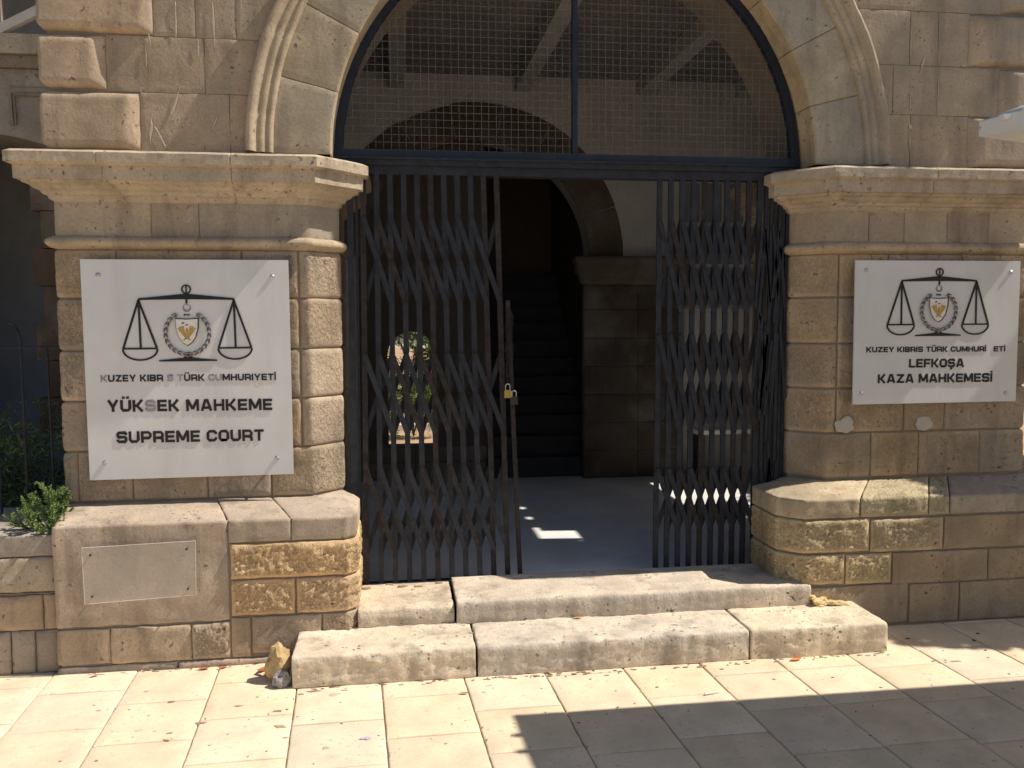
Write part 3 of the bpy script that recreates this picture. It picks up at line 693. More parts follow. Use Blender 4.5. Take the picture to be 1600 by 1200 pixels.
b = MB(); b.tube([(1.25,-.885,.01),(1.31,-.875,.01)], .0045, 8); tag(b.build('cigarette_butt', M['white'], None), 'white cigarette butt on the shaded pavers', 'litter')
sp_ = MB()
spots = [(-.49,-.77,.02,.010,BR),(-.93,-.62,.014,.008,(.3,.2,.14)),(-.65,-.70,.014,.006,(.45,.28,.16)),(-.77,-.83,.02,.008,(.40,.25,.16)),(-.46,-.905,.024,.013,(.42,.26,.17)),(-.87,-.9,.012,.006,(.3,.25,.2)),(-.43,-1.0,.014,.005,(.45,.36,.25)),
    (-.36,-.605,.03,.008,(.33,.18,.12)),(-.41,-.625,.012,.006,(.4,.26,.18)),(-.23,-.615,.013,.006,(.35,.2,.13)),(-.27,-.65,.03,.016,(.55,.45,.32)),(-.13,-1.05,.02,.011,(.45,.40,.47)),(-.27,-1.1,.012,.009,(.5,.38,.28)),(.38,-.66,.016,.009,(.55,.46,.34)),(.35,-.72,.01,.006,(.42,.38,.36)),
    (-1.06,-.5,.011,.006,(.45,.38,.3)),(-1.2,-.66,.011,.006,(.45,.38,.3)),(-.99,-.86,.015,.009,(.66,.48,.36)),(-.86,-.945,.015,.009,(.66,.48,.30)),(.9,-.63,.012,.005,(.4,.35,.3)),(.82,-.66,.006,.004,(.3,.2,.15)),
    (1.42,-.645,.008,.006,(.3,.2,.15)),(1.6,-.78,.007,.005,(.3,.2,.15)),(1.86,-.8,.006,.004,(.3,.2,.15)),(2.5,-.72,.03,.006,(.36,.27,.18)),(2.4,-.7,.012,.004,(.45,.34,.22)),(2.75,-.5,.008,.01,(.1,.08,.06)),(2.83,-.42,.009,.01,(.1,.08,.06)),(2.72,-.62,.006,.005,(.2,.15,.1)),(2.45,-.43,.012,.006,(.2,.15,.1)),(2.2,-.43,.02,.01,(.34,.24,.16))]
for _ in range(170):
    spots.append((random.uniform(-1.6,3.2), random.uniform(-1.7,-.58), random.uniform(.003,.007), random.uniform(.002,.005), random.choice([(.45,.36,.26),(.3,.22,.16),(.8,.72,.6),(.55,.46,.36)])))
for _ in range(150):
    x = random.uniform(-1.4,2.3); spots.append((x, (-.585 if -.45 < x < 2.25 else -.28)+random.uniform(-.02,.012), random.uniform(.004,.014), random.uniform(.002,.005), random.choice([(.35,.26,.18),(.5,.4,.28),(.22,.16,.12)])))
for x, y, rx, ry, c_ in spots:
    blob(sp_, x, y, rx, ry, lambda u, v, d: (u, v, .0055+d), c_, n=10, h=.0012, amp=.45)
tag(sp_.build('paving_grit', M['plain'], None), 'scattered spots, grit and crumbs on the pavers', 'grit', kind='stuff')
sp2 = MB()
for _ in range(40): blob(sp2, random.uniform(-.42,2.2), random.uniform(-.52,-.3), random.uniform(.003,.01), random.uniform(.002,.004), lambda u, v, d: (u, v, .1415+d), random.choice([(.35,.28,.2),(.6,.5,.38),(.3,.22,.15)]), n=8, h=.0012, amp=.4)
tag(sp2.build('step_grit', M['plain'], None), 'fine specks and grit on the worn lower step', 'grit', kind='stuff')

# ================================================================== GATES
GY = .15
def gate(name, label, tops, bots, zc_list, extra):
    g_ = thing(name, label, 'gate', ((tops[0]+tops[-1])/2, GY, .22), 'folding lattice gates')
    ZB, ZT = .226, 2.283; n = len(tops)
    X = lambda i, z: bots[i]+(tops[i]-bots[i])*(z-ZB)/(ZT-ZB)
    for i in range(n):
        b = MB(); yo = random.uniform(-.002, .002)
        zj = [ZB, .8, 1.4, 1.9, ZT]
        for z0, z1 in zip(zj[:-1], zj[1:]): b.bar((X(i,z0),GY+yo,z0-.001), (X(i,z1),GY+yo,z1+.001), .027, .014)
        b.build('bar', M['iron' if random.random() < .75 else 'rust'], g_)
    for zc, h in zc_list:
        for i in range(n-2):
            for k, (a, c_) in enumerate(((1,-1),(-1,1))):
                b = MB(); y = GY+(-.012 if k == 0 else .012)
                b.bar((X(i,zc+a*h),y,zc+a*h), (X(i+2,zc+c_*h),y,zc+c_*h), .026, .004)
                for z_, ii in ((zc+a*h, i), (zc, i+1), (zc+c_*h, i+2)): b.tube([(X(ii,z_),y-.006,z_),(X(ii,z_),y+.006,z_)], .006, 6)
                b.build('lattice_arm', M['rust' if random.random() < .2 else 'iron'], g_)
    return g_, X
tl_ = [-.142+.0662*i for i in range(11)]; bl_ = [-.158+.0725*i for i in range(11)]
gL, XLf = gate('folding_gate', 'dark folding lattice gate leaf, wider drawn out, beside the larger sign', tl_, bl_, [(1.86,.21),(1.19,.20),(.60,.22)], None)
b = MB(); b.bar((.574,GY,1.66), (.632,GY,.226), .022, .022); b.build('lock_post', M['rust'], gL)
b = MB(); b.bar((-.205,GY+.01,2.283), (-.215,GY+.01,.22), .03, .03); b.bar((-.175,GY+.02,2.283), (-.185,GY+.02,.22), .012, .02); b.build('jamb_channel', M['iron'], gL)
tr_ = [1.372+.0605*i for i in range(10)]; br_ = [1.362+.0605*i for i in range(10)]
gRt, XRf = gate('folding_gate', 'dark folding lattice gate leaf, more tightly bunched, beside the smaller sign', tr_, br_, [(1.83,.24),(1.22,.26),(.60,.17)], None)
for x in (1.955, 1.98, 2.005, 2.03, 2.055, 2.08):
    b = MB(); b.bar((x,GY+random.uniform(-.02,.02),2.283), (x-.02,GY+random.uniform(-.02,.02),.226), .017, .014); b.build('bar', M['iron'], gRt)
for k in range(24):
    b = MB(); x = random.uniform(1.92,2.04); z = random.choice([1.83,1.3,.62])+random.uniform(-.1,.1); s_ = random.choice((-1,1))
    b.bar((x,GY-.02,z+.2), (x+s_*.035,GY-.02,z-.2), .014, .004); b.build('lattice_arm', M['iron'], gRt)
# chains and padlocks
def chain(pts, label, grp='chains on the gate lock post'):
    b = MB()
    for k, (p, q) in enumerate(zip(pts[:-1], pts[1:])):
        p = Vector(p); q = Vector(q); m_ = (p+q)/2; d = (q-p).normalized(); s_ = Vector((1,0,0)) if k % 2 else Vector((.3,.95,0)); s_ = (s_-d*s_.dot(d)).normalized()
        L_ = (q-p).length*.72; b.tube([m_+d*L_*math.cos(t)+s_*.0065*math.sin(t) for t in [2*math.pi*j/10 for j in range(10)]], .0018, 5, closed=True)
    o = b.build('chain', M['rust'], None); return tag(o, label, 'chain', grp)
chain([(.566+.002*math.sin(k), GY-.028, 1.60-k*.017) for k in range(22)], 'rusty chain holding the brass padlock on the gate post')
chain([(.590+.003*math.sin(k*.7), GY-.03, 1.60-k*.017) for k in range(24)], 'rusty chain holding the dark steel padlock on the gate post')
def padlock(x, z, m, label):
    t = thing('padlock', label, 'padlock', (x, GY-.03, z), 'padlocks on the gate chains')
    b = MB(); b.prism([(x-.019,z+.002),(x-.017,z),(x+.017,z),(x+.019,z+.002),(x+.019,z+.034),(x+.015,z+.04),(x-.015,z+.04),(x-.019,z+.034)], GY-.04, GY-.022); b.build('body', m, t)
    b = MB(); b.tube([(x-.011,GY-.031,z+.036),(x-.011,GY-.031,z+.06)]+[(x+.011*math.cos(a),GY-.031,z+.06+.011*math.sin(a)) for a in [math.pi*(1-k/8) for k in range(9)]]+[(x+.011,GY-.031,z+.036)], .003, 6); b.build('shackle', M['screw'], t)
padlock(.568, 1.165, M['brass'], 'brass padlock hanging from the chain on the gate post'); padlock(.600, 1.13, M['rust'], 'dark steel padlock hanging lowest beside the brass one')

# ================================================================== SIGNS
def glyph(ch):
    cu = bpy.data.curves.new('t', 'FONT'); cu.body = ch; cu.size = 1; cu.extrude = .0; cu.offset = .028; cu.resolution_u = 4
    o = bpy.data.objects.new('t', cu); col.objects.link(o); dg = bpy.context.evaluated_depsgraph_get()
    me = bpy.data.meshes.new_from_object(o.evaluated_get(dg)); bpy.data.objects.remove(o)
    vs_ = [(v.co.x, v.co.y) for v in me.vertices]; fs = [tuple(p.vertices) for p in me.polygons]
    eb = {}
    for f in fs:
        for a, b_ in zip(f, f[1:]+f[:1]): k = (min(a,b_), max(a,b_)); eb[k] = eb.get(k, 0)+1
    edges = []
    for f in fs:
        for a, b_ in zip(f, f[1:]+f[:1]):
            if eb[(min(a,b_), max(a,b_))] == 1: edges.append((a, b_))
    bpy.data.meshes.remove(me); return vs_, fs, edges
cache = {}
def strokes(ch):
    a, c = .11, .15
    w = {'I':.22,'İ':.22,'M':1.22,'E':.90,'F':.88,'L':.85,'A':1.12,'K':1.02,'T':.95,'Y':1.08}.get(ch, 1.0); Rr = w-a
    box = [(a+c,a),(Rr-c,a),(Rr,a+c),(Rr,1-a-c),(Rr-c,1-a),(a+c,1-a),(a,1-a-c),(a,a+c)]
    P = {'O': [box+[box[0], box[1]]],
     'C': [[(Rr,.64),(Rr,1-a-c),(Rr-c,1-a),(a+c,1-a),(a,1-a-c),(a,a+c),(a+c,a),(Rr-c,a),(Rr,a+c),(Rr,.36)]],
     'U': [[(a,1),(a,a+c),(a+c,a),(Rr-c,a),(Rr,a+c),(Rr,1)]],
     'S': [[(Rr,.69),(Rr,.80),(Rr-.09,1-a),(a+.09,1-a),(a,.80),(a,.6),(a+.09,.51),(Rr-.09,.51),(Rr,.42),(Rr,.20),(Rr-.09,a),(a+.09,a),(a,.20),(a,.31)]],
     'E': [[(a,0),(a,1)],[(a,a),(w,a)],[(a,.5),(w-.06,.5)],[(a,1-a),(w,1-a)]], 'F': [[(a,0),(a,1)],[(a,.47),(w-.06,.47)],[(a,1-a),(w,1-a)]],
     'H': [[(a,0),(a,1)],[(Rr,0),(Rr,1)],[(a,.5),(Rr,.5)]], 'I': [[(a,0),(a,1)]], 'L': [[(a,0),(a,1)],[(a,a),(w,a)]],
     'K': [[(a,0),(a,1)],[(a,.5),(.40,.5)],[(.36,.46),(w-.12,1)],[(.36,.54),(w-.10,0)]],
     'M': [[(a,0),(a,1)],[(Rr,0),(Rr,1)],[(a+.03,1),(w/2,.16)],[(Rr-.03,1),(w/2,.16)]],
     'A': [[(.12,0),(w/2-.07,1)],[(w-.12,0),(w/2+.07,1)],[(.25,.27),(w-.25,.27)],[(w/2-.12,.91),(w/2+.12,.91)]],
     'P': [[(a,0),(a,1)],[(a,1-a),(Rr-c,1-a),(Rr,1-a-c),(Rr,.40+c),(Rr-c,.40),(a,.40)]],
     'T': [[(w/2,0),(w/2,1)],[(0,1-a),(w,1-a)]], 'Y': [[(w/2,0),(w/2,.45)],[(.12,1),(w/2,.38)],[(w-.12,1),(w/2,.38)]],
     'Z': [[(0.03,1-a),(w-.02,1-a)],[(.02,a),(w,a)],[(w-.16,.9),(.16,.12)]]}
    P['R'] = P['P']+[[(.55,.42),(Rr,.30),(Rr,0)]]; P['B'] = [[(a,0),(a,1)],[(a,1-a),(Rr-.15,1-a),(Rr-.03,.81),(Rr-.03,.62),(Rr-.12,.51),(a,.51)],[(Rr-.14,.51),(Rr,.40),(Rr,.22),(Rr-.12,a),(a,a)]]
    P['Ü'] = P['U']+[[(.30,1.10),(.30,1.30)],[(w-.30,1.10),(w-.30,1.30)]]; P['İ'] = P['I']+[[(a,1.08),(a,1.26)]]; P['Ş'] = P['S']+[[(w/2,.05),(w/2,-.12),(w/2-.14,-.22)]]
    return P[ch], w
def lettering(text, x0, x1, zb, zt, y, th, parent, faded=(), name='lettering', slope=0, gapf=.17):
    hh = zt-zb
    if text.isdigit():
        cache = {ch: glyph(ch) for ch in text}; caph = max(v[1] for v in cache[text[-1]][0]); b = MB(); x = x0; kx = (x1-x0)/len(text)
        for ch in text:
            vs_, fs, ed = cache[ch]; n = len(vs_); mn = min(v[0] for v in vs_); wd_ = max(v[0] for v in vs_)-mn
            b.add([(x+(vx-mn)/wd_*kx*.8, q, zb+vz*hh/caph) for q in (y, y-th) for vx, vz in vs_], [tuple(q+n for q in f) for f in fs]+[(a_, b_, b_+n, a_+n) for a_, b_ in ed]); x += kx
        b.build(name, M['black'], parent); return
    items = []; tot = 0
    for ch in text:
        if ch == ' ': items.append((None, .5)); tot += .5; continue
        st_, w_ = strokes(ch); items.append((st_, w_+gapf)); tot += w_+gapf
    tot -= gapf; kx = (x1-x0)/tot; x = x0; b = MB()
    for i, (st_, a) in enumerate(items):
        if st_ is None and b.v: b.build(name, M['black'], parent); b = MB()
        if st_:
            zo = slope*(x-x0); tgt = MB() if i in faded else b
            for q, pl in enumerate(st_):
                tgt.strip([(x+px*kx, zb+zo+pz*hh) for px, pz in pl], .235*(kx+hh)/2, y-th-.00012*q, y)
            if i in faded: tgt.build('faded_letter', M['fade'], parent, label='letter worn to pale grey')
        x += a*kx
    if b.v: b.build(name, M['black'], parent)
def disc(mb, x, z, r, y0, y1, n=20, c_=(.5,.5,.5)): mb.prism([(x+r*math.cos(2*math.pi*k/n), z+r*math.sin(2*math.pi*k/n)) for k in range(n)], y0, y1, c_)
def emblem(cx, cz, y, parent, shf=0, ring=True):
    P = lambda pts: [(cx+a, cz+b_) for a, b_ in pts]
    y1 = y-.004
    b = MB()
    # beam, ring, pans, base
    b.prism(P([(-.213,.150),(-.03,.153),(.03,.153),(.213,.150),(.213,.158),(.012,.178),(-.012,.178),(-.213,.158)]), y1, y)
    b.strip(P([(.019*math.cos(t),.199+.019*math.sin(t)) for t in [2*math.pi*k/20 for k in range(20)]]), .006, y1, y, closed=True); b.box(cx-.003, cx+.003, y1+.0005, y, cz+.181, cz+.217)
    for s_ in (-1, 1):
        ax = s_*.211
        b.strip(P([(ax,.15),(ax-.074,-.072)]), .009, y1, y); b.strip(P([(ax,.15),(ax+.074,-.072)]), .009, y1, y)
        b.strip(P([(ax,.15),(ax+.003,-.07)]), .009, y1+.0006, y)
        b.strip(P([(ax-.076,-.0725),(ax+.076,-.0725)]), .008, y1+.0003, y)
        b.strip(P([(ax+.076*math.cos(t)*1.0,-.075+.050*math.sin(t)) for t in [math.pi+math.pi*k/16 for k in range(17)]]), .008, y1+.0009, y)
    b.prism(P([(-.129,-.133),(.129,-.133),(.129,-.127),(.02,-.116),(.018,-.110),(-.018,-.110),(-.02,-.116),(-.129,-.127)]), y1, y)
    b.box(cx-.005, cx+.005, y1, y, cz-.11, cz-.09); b.box(cx-.004, cx+.004, y1, y, cz+.135, cz+.152)
    sc_ = b.build('scales_emblem', M['black'], parent)
    b = MB()      # crescent and star
    n = 14; outer = [(.018*math.cos(t), .113+.018*math.sin(t)) for t in [R(60)-R(300)*k/n for k in range(n+1)]]
    inner = [(.0135*math.cos(t)+.0, .117+.0135*math.sin(t)) for t in [R(60)-R(300)*k/n for k in range(n+1)]]
    for k in range(n): b.prism(P([outer[k], outer[k+1], inner[k+1], inner[k]]), y-.003, y)
    b.prism(P([((.006 if k % 2 == 0 else .0025)*math.sin(math.pi*k/5), .130+(.006 if k % 2 == 0 else .0025)*math.cos(math.pi*k/5)) for k in range(10)]), y-.003, y)
    b.build('crescent_and_star', M['fade'], sc_)
    lettering('1983', cx-.014, cx+.014, cz+.078, cz+.086, y, .002, sc_, name='date_lettering')
    b = MB()      # wreath of leaf links
    for s_ in (-1, 1):
        for k in range(10):
            a = R(-90)+s_*R(6+k*15.6); rr = .098
            px, pz = cx+rr*math.cos(a)*.99, cz-.003+rr*math.sin(a); ta = a+math.pi/2
            for o_ in (-.0055, .0055):
                ox, oz = math.cos(a)*o_, math.sin(a)*o_
                tt = ta+(.22 if o_ > 0 else -.22)*s_
                b.tube([(px+ox+math.cos(tt)*l, y-.006, pz+oz+math.sin(tt)*l) for l in (-.014,-.007,0,.007,.014)], [.0006,.0035,.0045,.0035,.0006], 6)
    b.tube([(cx,y-.006,cz-.118),(cx,y-.006,cz-.09)], .004, 6)
    b.build('wreath', M['chrome'], sc_)
    def sh(k, ox=0):
        return P([(-.049*k+ox,.063*k),(0+ox,.060*k),(.049*k+ox,.063*k),(.047*k+ox,.02*k),(.036*k+ox,-.02*k),(.018*k+ox,-.046*k),(0+ox,-.058*k),(-.018*k+ox,-.046*k),(-.036*k+ox,-.02*k),(-.047*k+ox,.02*k)])
    b = MB(); b.prism(sh(1.06, 0), y-.008, y); b.build('shield_rim', M['rust'], sc_)
    b = MB(); b.prism(sh(.99, shf), y-.013, y-.0082); s2 = b.build('shield', M['white'], sc_)
    b = MB()      # bird with raised wings, olive sprigs above
    q0, q1 = y-.0145, y-.0131; X0 = shf
    b.prism(P([(X0-.004,.018),(X0+.003,.022),(X0+.007,.014),(X0+.006,-.002),(X0+.01,-.018),(X0+.004,-.03),(X0-.006,-.03),(X0-.01,-.016),(X0-.006,0)]), q0, q1)
    for s_ in (-1, 1):
        for k in range(4):
            a = R(42+k*11); l = .050-.002*k; b.strip(P([(X0+s_*.008,-.020),(X0+s_*(.006+.5*l*math.cos(a)),-.018+.55*l*math.sin(a)),(X0+s_*(.006+l*math.cos(a)*.88),-.012+l*math.sin(a))]), .0058, q0+.0001*k, q1)
        b.strip(P([(X0+s_*.004,-.026),(X0+s_*.016,-.036)]), .006, q0, q1)
    b.build('gold_bird', M['gold'], s2)
    b = MB(); b.strip(P([(X0-.022,.042),(X0-.01,.045)]), .004, q0, q1); b.strip(P([(X0-.005,.034),(X0+.007,.036)]), .004, q0, q1); b.strip(P([(X0-.018,.045),(X0-.016,.049)]), .003, q0, q1); b.build('olive_sprig', M['iron'], s2)
def sign(name, label, x0, x1, z0, z1, y, screws):
    t = thing(name, label, 'sign', ((x0+x1)/2, -.01, z0), 'white court name signs')
    b = MB(); e = .0015; b.prism([(x0+.003,z0),(x1+.001,z0+e),(x1,z1),(x0,z1)], y, y+.008); pn = b.build('panel', M['acryl'], t)
    for sx, sz in screws:
        b = MB(); b.tube([(sx,y+.001,sz),(sx,y-.004,sz),(sx,y-.0075,sz)], [.011,.011,.006], 14); b.tube([(sx,y+.008,sz),(sx,.01,sz)], .007, 10); b.build('screw', M['screw'], t)
    return t
SY = -.052
sL = sign('court_sign', 'large near square white sign reading YÜKSEK MAHKEME and SUPREME COURT', -1.405, -.487, .833, 1.845, SY, [(-1.33,1.773),(-.561,1.768),(-1.332,.913),(-.559,.913)])
emblem(-.948, 1.51, SY-.0005, sL)
T1 = 'KUZEY KIBR S TÜRK CUMHURIYETİ'
lettering(T1, -1.336, -.556, 1.287, 1.318, SY-.0002, .002, sL, faded=(0, 11, 13, 18, 19), slope=-.004)
lettering('YÜKSEK MAHKEME', -1.313, -.576, 1.148, 1.202, SY-.0002, .0025, sL, faded=(3,), slope=-.008)
lettering('SUPREME COURT', -1.277, -.618, 1.002, 1.056, SY-.0002, .0025, sL, slope=-.006)
sR = sign('court_sign', 'smaller white sign reading LEFKOŞA KAZA MAHKEMESİ', 2.348, 3.279, 1.113, 1.856, SY, [(2.408,1.806),(3.224,1.797),(2.398,1.17),(3.22,1.159)])
emblem(2.817, 1.598, SY-.0005, sR, shf=-.007)
lettering('KUZEY KIBRIS TÜRK CUMHURİ   ETİ', 2.419, 3.207, 1.383, 1.411, SY-.0002, .002, sR, slope=-.003)
lettering('LEFKOŞA', 2.66, 2.972, 1.301, 1.346, SY-.0002, .0025, sR, slope=-.003)
lettering('KAZA MAHKEMESİ', 2.487, 3.137, 1.222, 1.268, SY-.0002, .0025, sR, slope=-.003)
sm = MB(); blob(sm, -.64, 1.262, .012, .012, lambda u, v, d: (u, SY-.0003-d*.3, v), (.62,.56,.45), n=12, h=.001); sm.build('rust_spot', M['plain'], sL)
ps = thing('acrylic_plate', 'small blank translucent plate screwed to the smooth plinth stone', 'plate', (-1.13, -.27, .33))
b = MB(); b.prism([(-1.362,.327),(-.893,.345),(-.888,.590),(-1.366,.578)], -.296, -.292); b.build('panel', M['clear'], ps)
b = MB(); b.strip([(-1.362,.327),(-.893,.345),(-.888,.590),(-1.366,.578)], .0014, -.2964, -.2916, closed=True); b.build('panel_edge', M['edge'], ps)
for x, z in ((-1.33,.545),(-.926,.555),(-1.33,.36),(-.926,.375)):
    b = MB(); b.tube([(x,-.2965,z),(x,-.30,z)], .0045, 10); b.tube([(x,-.2915,z),(x,-.262,z)], .003, 8); b.build('screw', M['rust'], ps)

# ================================================================== PLANTS
def leaves(mb, c, rad, n, size, cols, seed, clump=2.2, thr=-.05, slim=.4, shell=.35):
    rnd = random.Random(seed); k = 0; tries = 0
    while k < n and tries < n*12:
        tries += 1
        p = Vector((rnd.gauss(0,1), rnd.gauss(0,1), rnd.gauss(0,1))).normalized()*(rnd.random()**.4)
        q = Vector((p.x*rad[0], p.y*rad[1], p.z*rad[2]))
        nn = noise.noise((q+Vector((seed,0,0)))*clump/max(rad))
        if nn*1.2+.35*(1-p.length) < thr: continue
        pos = Vector(c)+q; d = Vector((rnd.gauss(0,1), rnd.gauss(0,1), rnd.gauss(0,.8))).normalized()
        s_ = d.cross(Vector((rnd.gauss(0,1),rnd.gauss(0,1),rnd.gauss(0,1)))).normalized()*slim; L_ = size*rnd.uniform(.6,1.3)
        cc = cols[rnd.randrange(len(cols))]; v_ = rnd.uniform(.75,1.25)
        mb.add([pos-d*L_, pos+s_*L_*.5, pos+d*L_, pos-s_*L_*.5], [(0,1,2,3)], (cc[0]*v_, cc[1]*v_, cc[2]*v_)); k += 1
def branchy(mb, base, tips, r0, c_=(.1,.08,.06)):
    for tp in tips:
        b_, t_ = Vector(base), Vector(tp); m_ = (b_+t_)/2+Vector((random.uniform(-.1,.1),random.uniform(-.1,.1),.05))*(t_-b_).length
        mb.tube([b_, m_, t_], [r0, r0*.6, r0*.2], 6, c_)
GN = [(.05,.09,.025), (.075,.12,.03), (.035,.065,.02)]
def shrub(name, label, cat, c, rad, n, size, cols, seed, base, extra=None, group=None):
    t = thing(name, label, cat, base, group)
    b = MB(); leaves(b, c, rad, n, size, cols, seed); 
    if extra: extra(b)
    b.build('foliage', M['leaf'], t)
    b = MB(); rr = random.Random(seed)
    branchy(b, base, [(c[0]+rr.uniform(-.6,.6)*rad[0], c[1]+rr.uniform(-.6,.6)*rad[1], c[2]+rr.uniform(0,.6)*rad[2]) for _ in range(6)], max(.01, rad[0]*.035)); b.build('stems', M['bark'], t)
    return t
# feathery juniper spray that leans over the low wall
jt = thing('juniper_bush', 'bright feathery juniper sprig spilling over the low wall at the plinth corner', 'bush', (-1.62, .05, .62))
b = MB(); rj = random.Random(4); GL = [(.16,.24,.07), (.12,.19,.06), (.21,.30,.09)]
stems = MB()
def spray(p0, d, L_, depth):
    p = Vector(p0); d = Vector(d).normalized(); k = int(L_/.009)
    pts = [p.copy()]
    for i in range(k):
        d = (d+Vector((rj.uniform(-.1,.1), rj.uniform(-.1,.1), rj.uniform(-.05,.12)))).normalized(); p = p+d*.009; pts.append(p.copy())
        for _ in range(13):
            nd = (d+Vector((rj.gauss(0,.7),rj.gauss(0,.7),rj.gauss(0,.7)))).normalized(); s_ = nd.cross(Vector((rj.gauss(0,1),rj.gauss(0,1),rj.gauss(0,1)))).normalized()*.0024; l = rj.uniform(.007,.018)
            cc = rj.choice(GL); b.add([p-s_, p+s_, p+nd*l], [(0,1,2)], cc)
        if depth and i % 2 == 1 and i > 1:
            sd_ = (d+Vector((rj.gauss(0,.8),rj.gauss(0,.6),rj.gauss(0,.6)))).normalized(); spray(p, sd_, L_*rj.uniform(.25,.5)*(1-i/k*.5), depth-1)
    if len(pts) > 1: stems.tube(pts, .0012, 4)
for (bx, by, bz, dx, dy, dz, L_) in ((-1.60,-.10,.60,.10,-.2,1,.24), (-1.62,-.12,.60,.45,-.25,.9,.18), (-1.62,-.10,.60,-.35,-.3,.8,.17), (-1.60,-.16,.60,-.2,-.6,.35,.13), (-1.58,-.12,.60,.3,-.5,.5,.13), (-1.66,-.12,.62,-.8,-.2,.3,.14), (-1.60,-.05,.60,.05,.1,1,.20), (-1.57,-.10,.63,.35,0,.8,.15), (-1.64,-.16,.60,-.1,-.3,.9,.19), (-1.58,-.18,.60,.2,-.5,.8,.16), (-1.66,-.08,.60,-.5,-.1,.9,.18), (-1.61,-.14,.60,.25,-.1,1,.22)):
    spray((bx+.05, by, bz), (dx, dy, dz), L_, 2)
b.build('foliage', M['leaf'], jt); stems.build('stems', M['bark'], jt)
shrub('dark_bush', 'dark leafy bush in shade right behind the railing', 'bush', (-1.88,.5,.72), (.45,.3,.46), 9000, .018, [(.08,.13,.04),(.11,.16,.05),(.05,.09,.03)], 11, (-1.9,.5,.0))
shrub('dark_bush', 'dense dark bush farther back along the railing', 'bush', (-2.55,.65,.75), (.45,.35,.5), 5000, .018, GN, 12, (-2.5,.65,.0))
# garden seen through the small arched opening
PK = (.55,.05,.14)
for k, (x, y, h, sd) in enumerate(((-.05,6.3,.55,21), (.22,6.6,.6,22), (.47,6.4,.55,23))):
    def fl_(mb, x=x, y=y, h=h, sd=sd): leaves(mb, (x,y,h+.36), (.08,.08,.2), 160, .02, [PK, (.6,.14,.2), (.5,.03,.12)], sd+50, thr=-.5)
    shrub('flowering_shrub', ['flowering shrub nearest the far garden opening edge, mostly green', 'flowering shrub with deep pink blossom seen in the middle of the small opening', 'flowering shrub with pale pink spikes at the side of the small opening nearer the stair'][k], 'shrub', (x,y,h), (.15,.15,.48), 1800, .024, [(.12,.2,.04),(.07,.13,.03),(.2,.28,.06)], sd, (x,y,.12), fl_, 'flowering shrubs in the courtyard')
for k, (x, y, r_) in enumerate(((-1.5,11,1.9), (1.3,12.5,2.2), (3.9,11,2.0), (-4.2,13,2.2))):
    t = thing('garden_tree', ['rounded courtyard tree just outside the passage window view', 'courtyard tree filling the top of the small arched opening', 'courtyard tree behind the staircase side', 'courtyard tree farthest behind the side wing'][k], 'tree', (x, y, .1), 'courtyard trees')
    b = MB(); leaves(b, (x,y,2.2), (r_,r_,1.9), 4200, .13, [(.06,.11,.03),(.10,.16,.04)], 40+k); b.build('crown', M['leaf'], t)
    b = MB(); b.tube([(x,y,.05),(x+.05,y,1),(x,y,2.2)], [.12,.09,.05], 8); b.build('trunk', M['bark'], t)
shrub('courtyard_hedge', 'dark green hedge filling the view behind the courtyard rockery', 'hedge', (.4,9.2,1.0), (1.7,.45,1.05), 9000, .06, GN+[(.12,.19,.05)], 33, (.4,9.2,.1))
b = MB(); b.box(-3, 3, 7.15, 7.3, .1, .2); tag(b.build('garden_kerb', M['white'], None), 'pale kerb crossing the bright courtyard garden', 'kerb')
b = MB()
for k in range(60): rock(b, (random.uniform(-1.5,2), random.uniform(7.4,8.3), .12+random.uniform(0,.15)), random.uniform(.04,.13), jit((.5,.36,.22), .15), k*1.3, 1, (1,1,.7), .05)
tag(b.build('garden_rubble', M['stone'], None), 'pale tan rockery stones beyond the courtyard kerb', 'rocks', kind='stuff')

# tree standing beside the far end of the facade: it dapples the pier (only its shade is in view)
t = thing('street_tree', 'leafy street tree beside the building whose shade dapples the pier with the smaller sign', 'tree', (7.3, .9, 0))
b = MB(); rt_ = [(6.75,-.02,4.1,1.3,.86,1.1,6500), (5.28,-.20,6.0,.20,.24,.5,500), (5.92,-.34,3.9,.55,.50,.5,1500), (6.7,-.45,4.5,.85,.45,.8,2500), (5.60,-.50,3.5,.60,.42,.4,2600), (6.5,-.50,3.5,.8,.42,.5,2800), (7.6,.9,5.2,1.2,1.1,1.1,1600), (6.5,.5,6.0,.7,.6,.6,500)]
for k, (x, y, z, a, bb, c_, n) in enumerate(rt_): leaves(b, (x,y,z), (a,bb,c_), n, .085, GN, 60+k, clump=3.5, thr=-.25 if k < 6 else 0, slim=.8)
b.build('crown', M['leaf'], t)
b = MB(); b.tube([(7.3,.9,0),(7.25,.9,1.5),(7.1,.8,3.2)], [.16,.13,.09], 10); branchy(b, (7.1,.8,3.1), [(6.3,.3,4.3),(6.0,.4,6.2),(7.7,1.0,5.4),(5.4,.6,5.0),(6.9,.2,4.6)], .07); b.build('trunk', M['bark'], t)

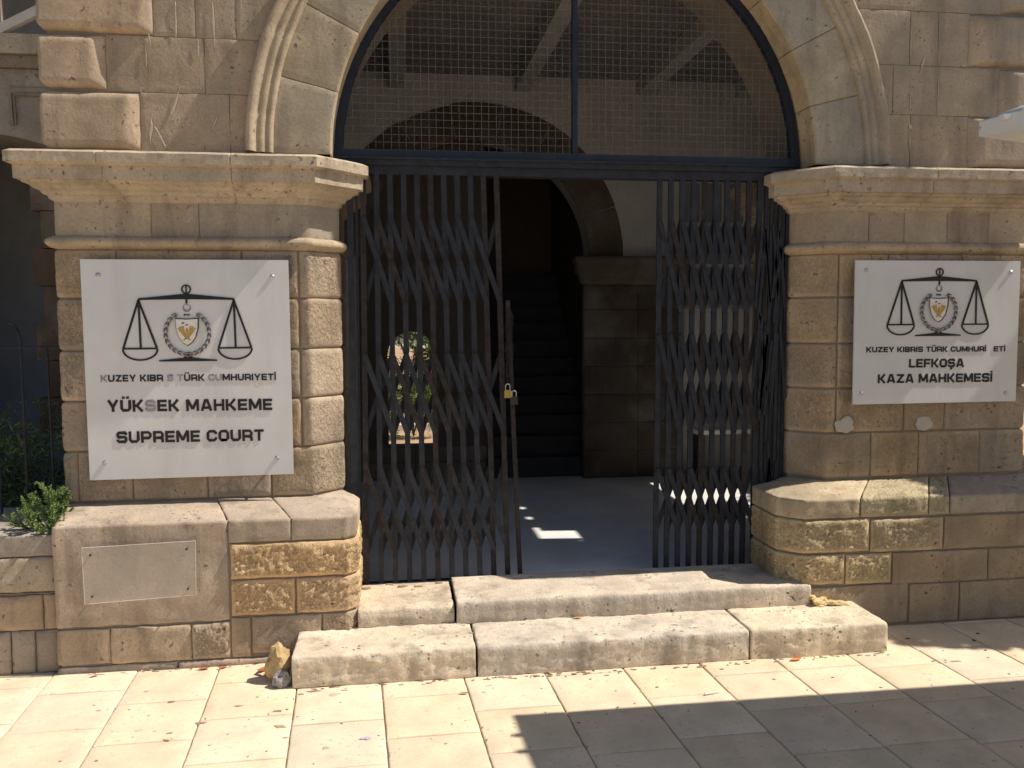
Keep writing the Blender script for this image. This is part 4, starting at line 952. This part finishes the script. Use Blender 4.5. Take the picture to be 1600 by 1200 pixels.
# ================================================================== CANOPY
def umbrella(x0, x1, label):
  um = thing('patio_umbrella', label, 'umbrella', ((x0+x1)/2, -2.6, 0), 'square café umbrellas')
  y0, y1, ze = -3.94, -1.14, 2.30
  cx, cy, zt = (x0+x1)/2, (y0+y1)/2, 3.0
  b = MB(); N_ = 14
  V = []; Fa = []
  def sidepts():
      P_ = []
      for (ax, ay), (bx, by) in (((x0,y0),(x1,y0)), ((x1,y0),(x1,y1)), ((x1,y1),(x0,y1)), ((x0,y1),(x0,y0))):
          for k in range(N_): P_.append((ax+(bx-ax)*k/N_, ay+(by-ay)*k/N_, k/N_))
      return P_
  S_ = sidepts(); K = len(S_); RG = 8
  for r in range(RG+1):
      f = r/RG
      for (px, py, q) in S_:
          sag = .05*math.sin(math.pi*q)*f+.06*math.sin(math.pi*f); V.append((cx+(px-cx)*f, cy+(py-cy)*f, zt+(ze-zt)*f-sag+(.03 if r == RG else 0)*0))
  for r in range(RG):
      for k in range(K): a = r*K+k; c2 = r*K+(k+1) % K; Fa.append((a, c2, c2+K, a+K))
  b.add(V, Fa)
  cv = b.build('canopy', M['cloth'], um, smooth=True); md = cv.modifiers.new('Solidify', 'SOLIDIFY'); md.thickness = .003
  b = MB(); V = []; Fa = []
  for k, (px, py, q) in enumerate(S_):
      sag = .05*math.sin(math.pi*q); V += [(px,py,ze-sag), (px,py,ze-sag-.062+.008*math.cos(q*math.pi*8))]
  for k in range(K): a = 2*k; c2 = 2*((k+1) % K); Fa.append((a, c2, c2+1, a+1))
  b.add(V, Fa); vl = b.build('valance', M['cloth'], um); md = vl.modifiers.new('Solidify', 'SOLIDIFY'); md.thickness = .003
  b = MB(); b.tube([(cx,cy,0),(cx,cy,zt+.08)], .028, 12); b.build('pole', M['wood'], um)
  b = MB(); b.box(cx-.3, cx+.3, cy-.3, cy+.3, .006, .07); b.tube([(cx,cy,.07),(cx,cy,.3)], .04, 12); b.build('base', M['mortar'], um)
  rx = [(x0,y0),(x1,y0),(x1,y1),(x0,y1),(cx,y0),(x1,cy),(cx,y1),(x0,cy)]
  for px, py in rx:
      b = MB(); b.bar((cx,cy,zt-.05), (px,py,ze-.03 if (px in (x0,x1) and py in (y0,y1)) else ze-.075), .022, .015); b.build('rib', M['wood'], um)
  for yy in (-1.30, -1.42):
      b = MB(); b.box(x0-.035, x0+.004, yy-.015, yy+.015, ze-.03, ze-.012); b.build('tie_loop', M['cloth'], um)
umbrella(2.22, 5.02, 'square white canvas umbrella whose corner hangs in beside the smaller sign')
umbrella(5.10, 7.90, 'unseen square white canvas umbrella beyond the first one, added to shade the ground before the smaller sign')  # added out of view to cut light bounced onto the smaller sign
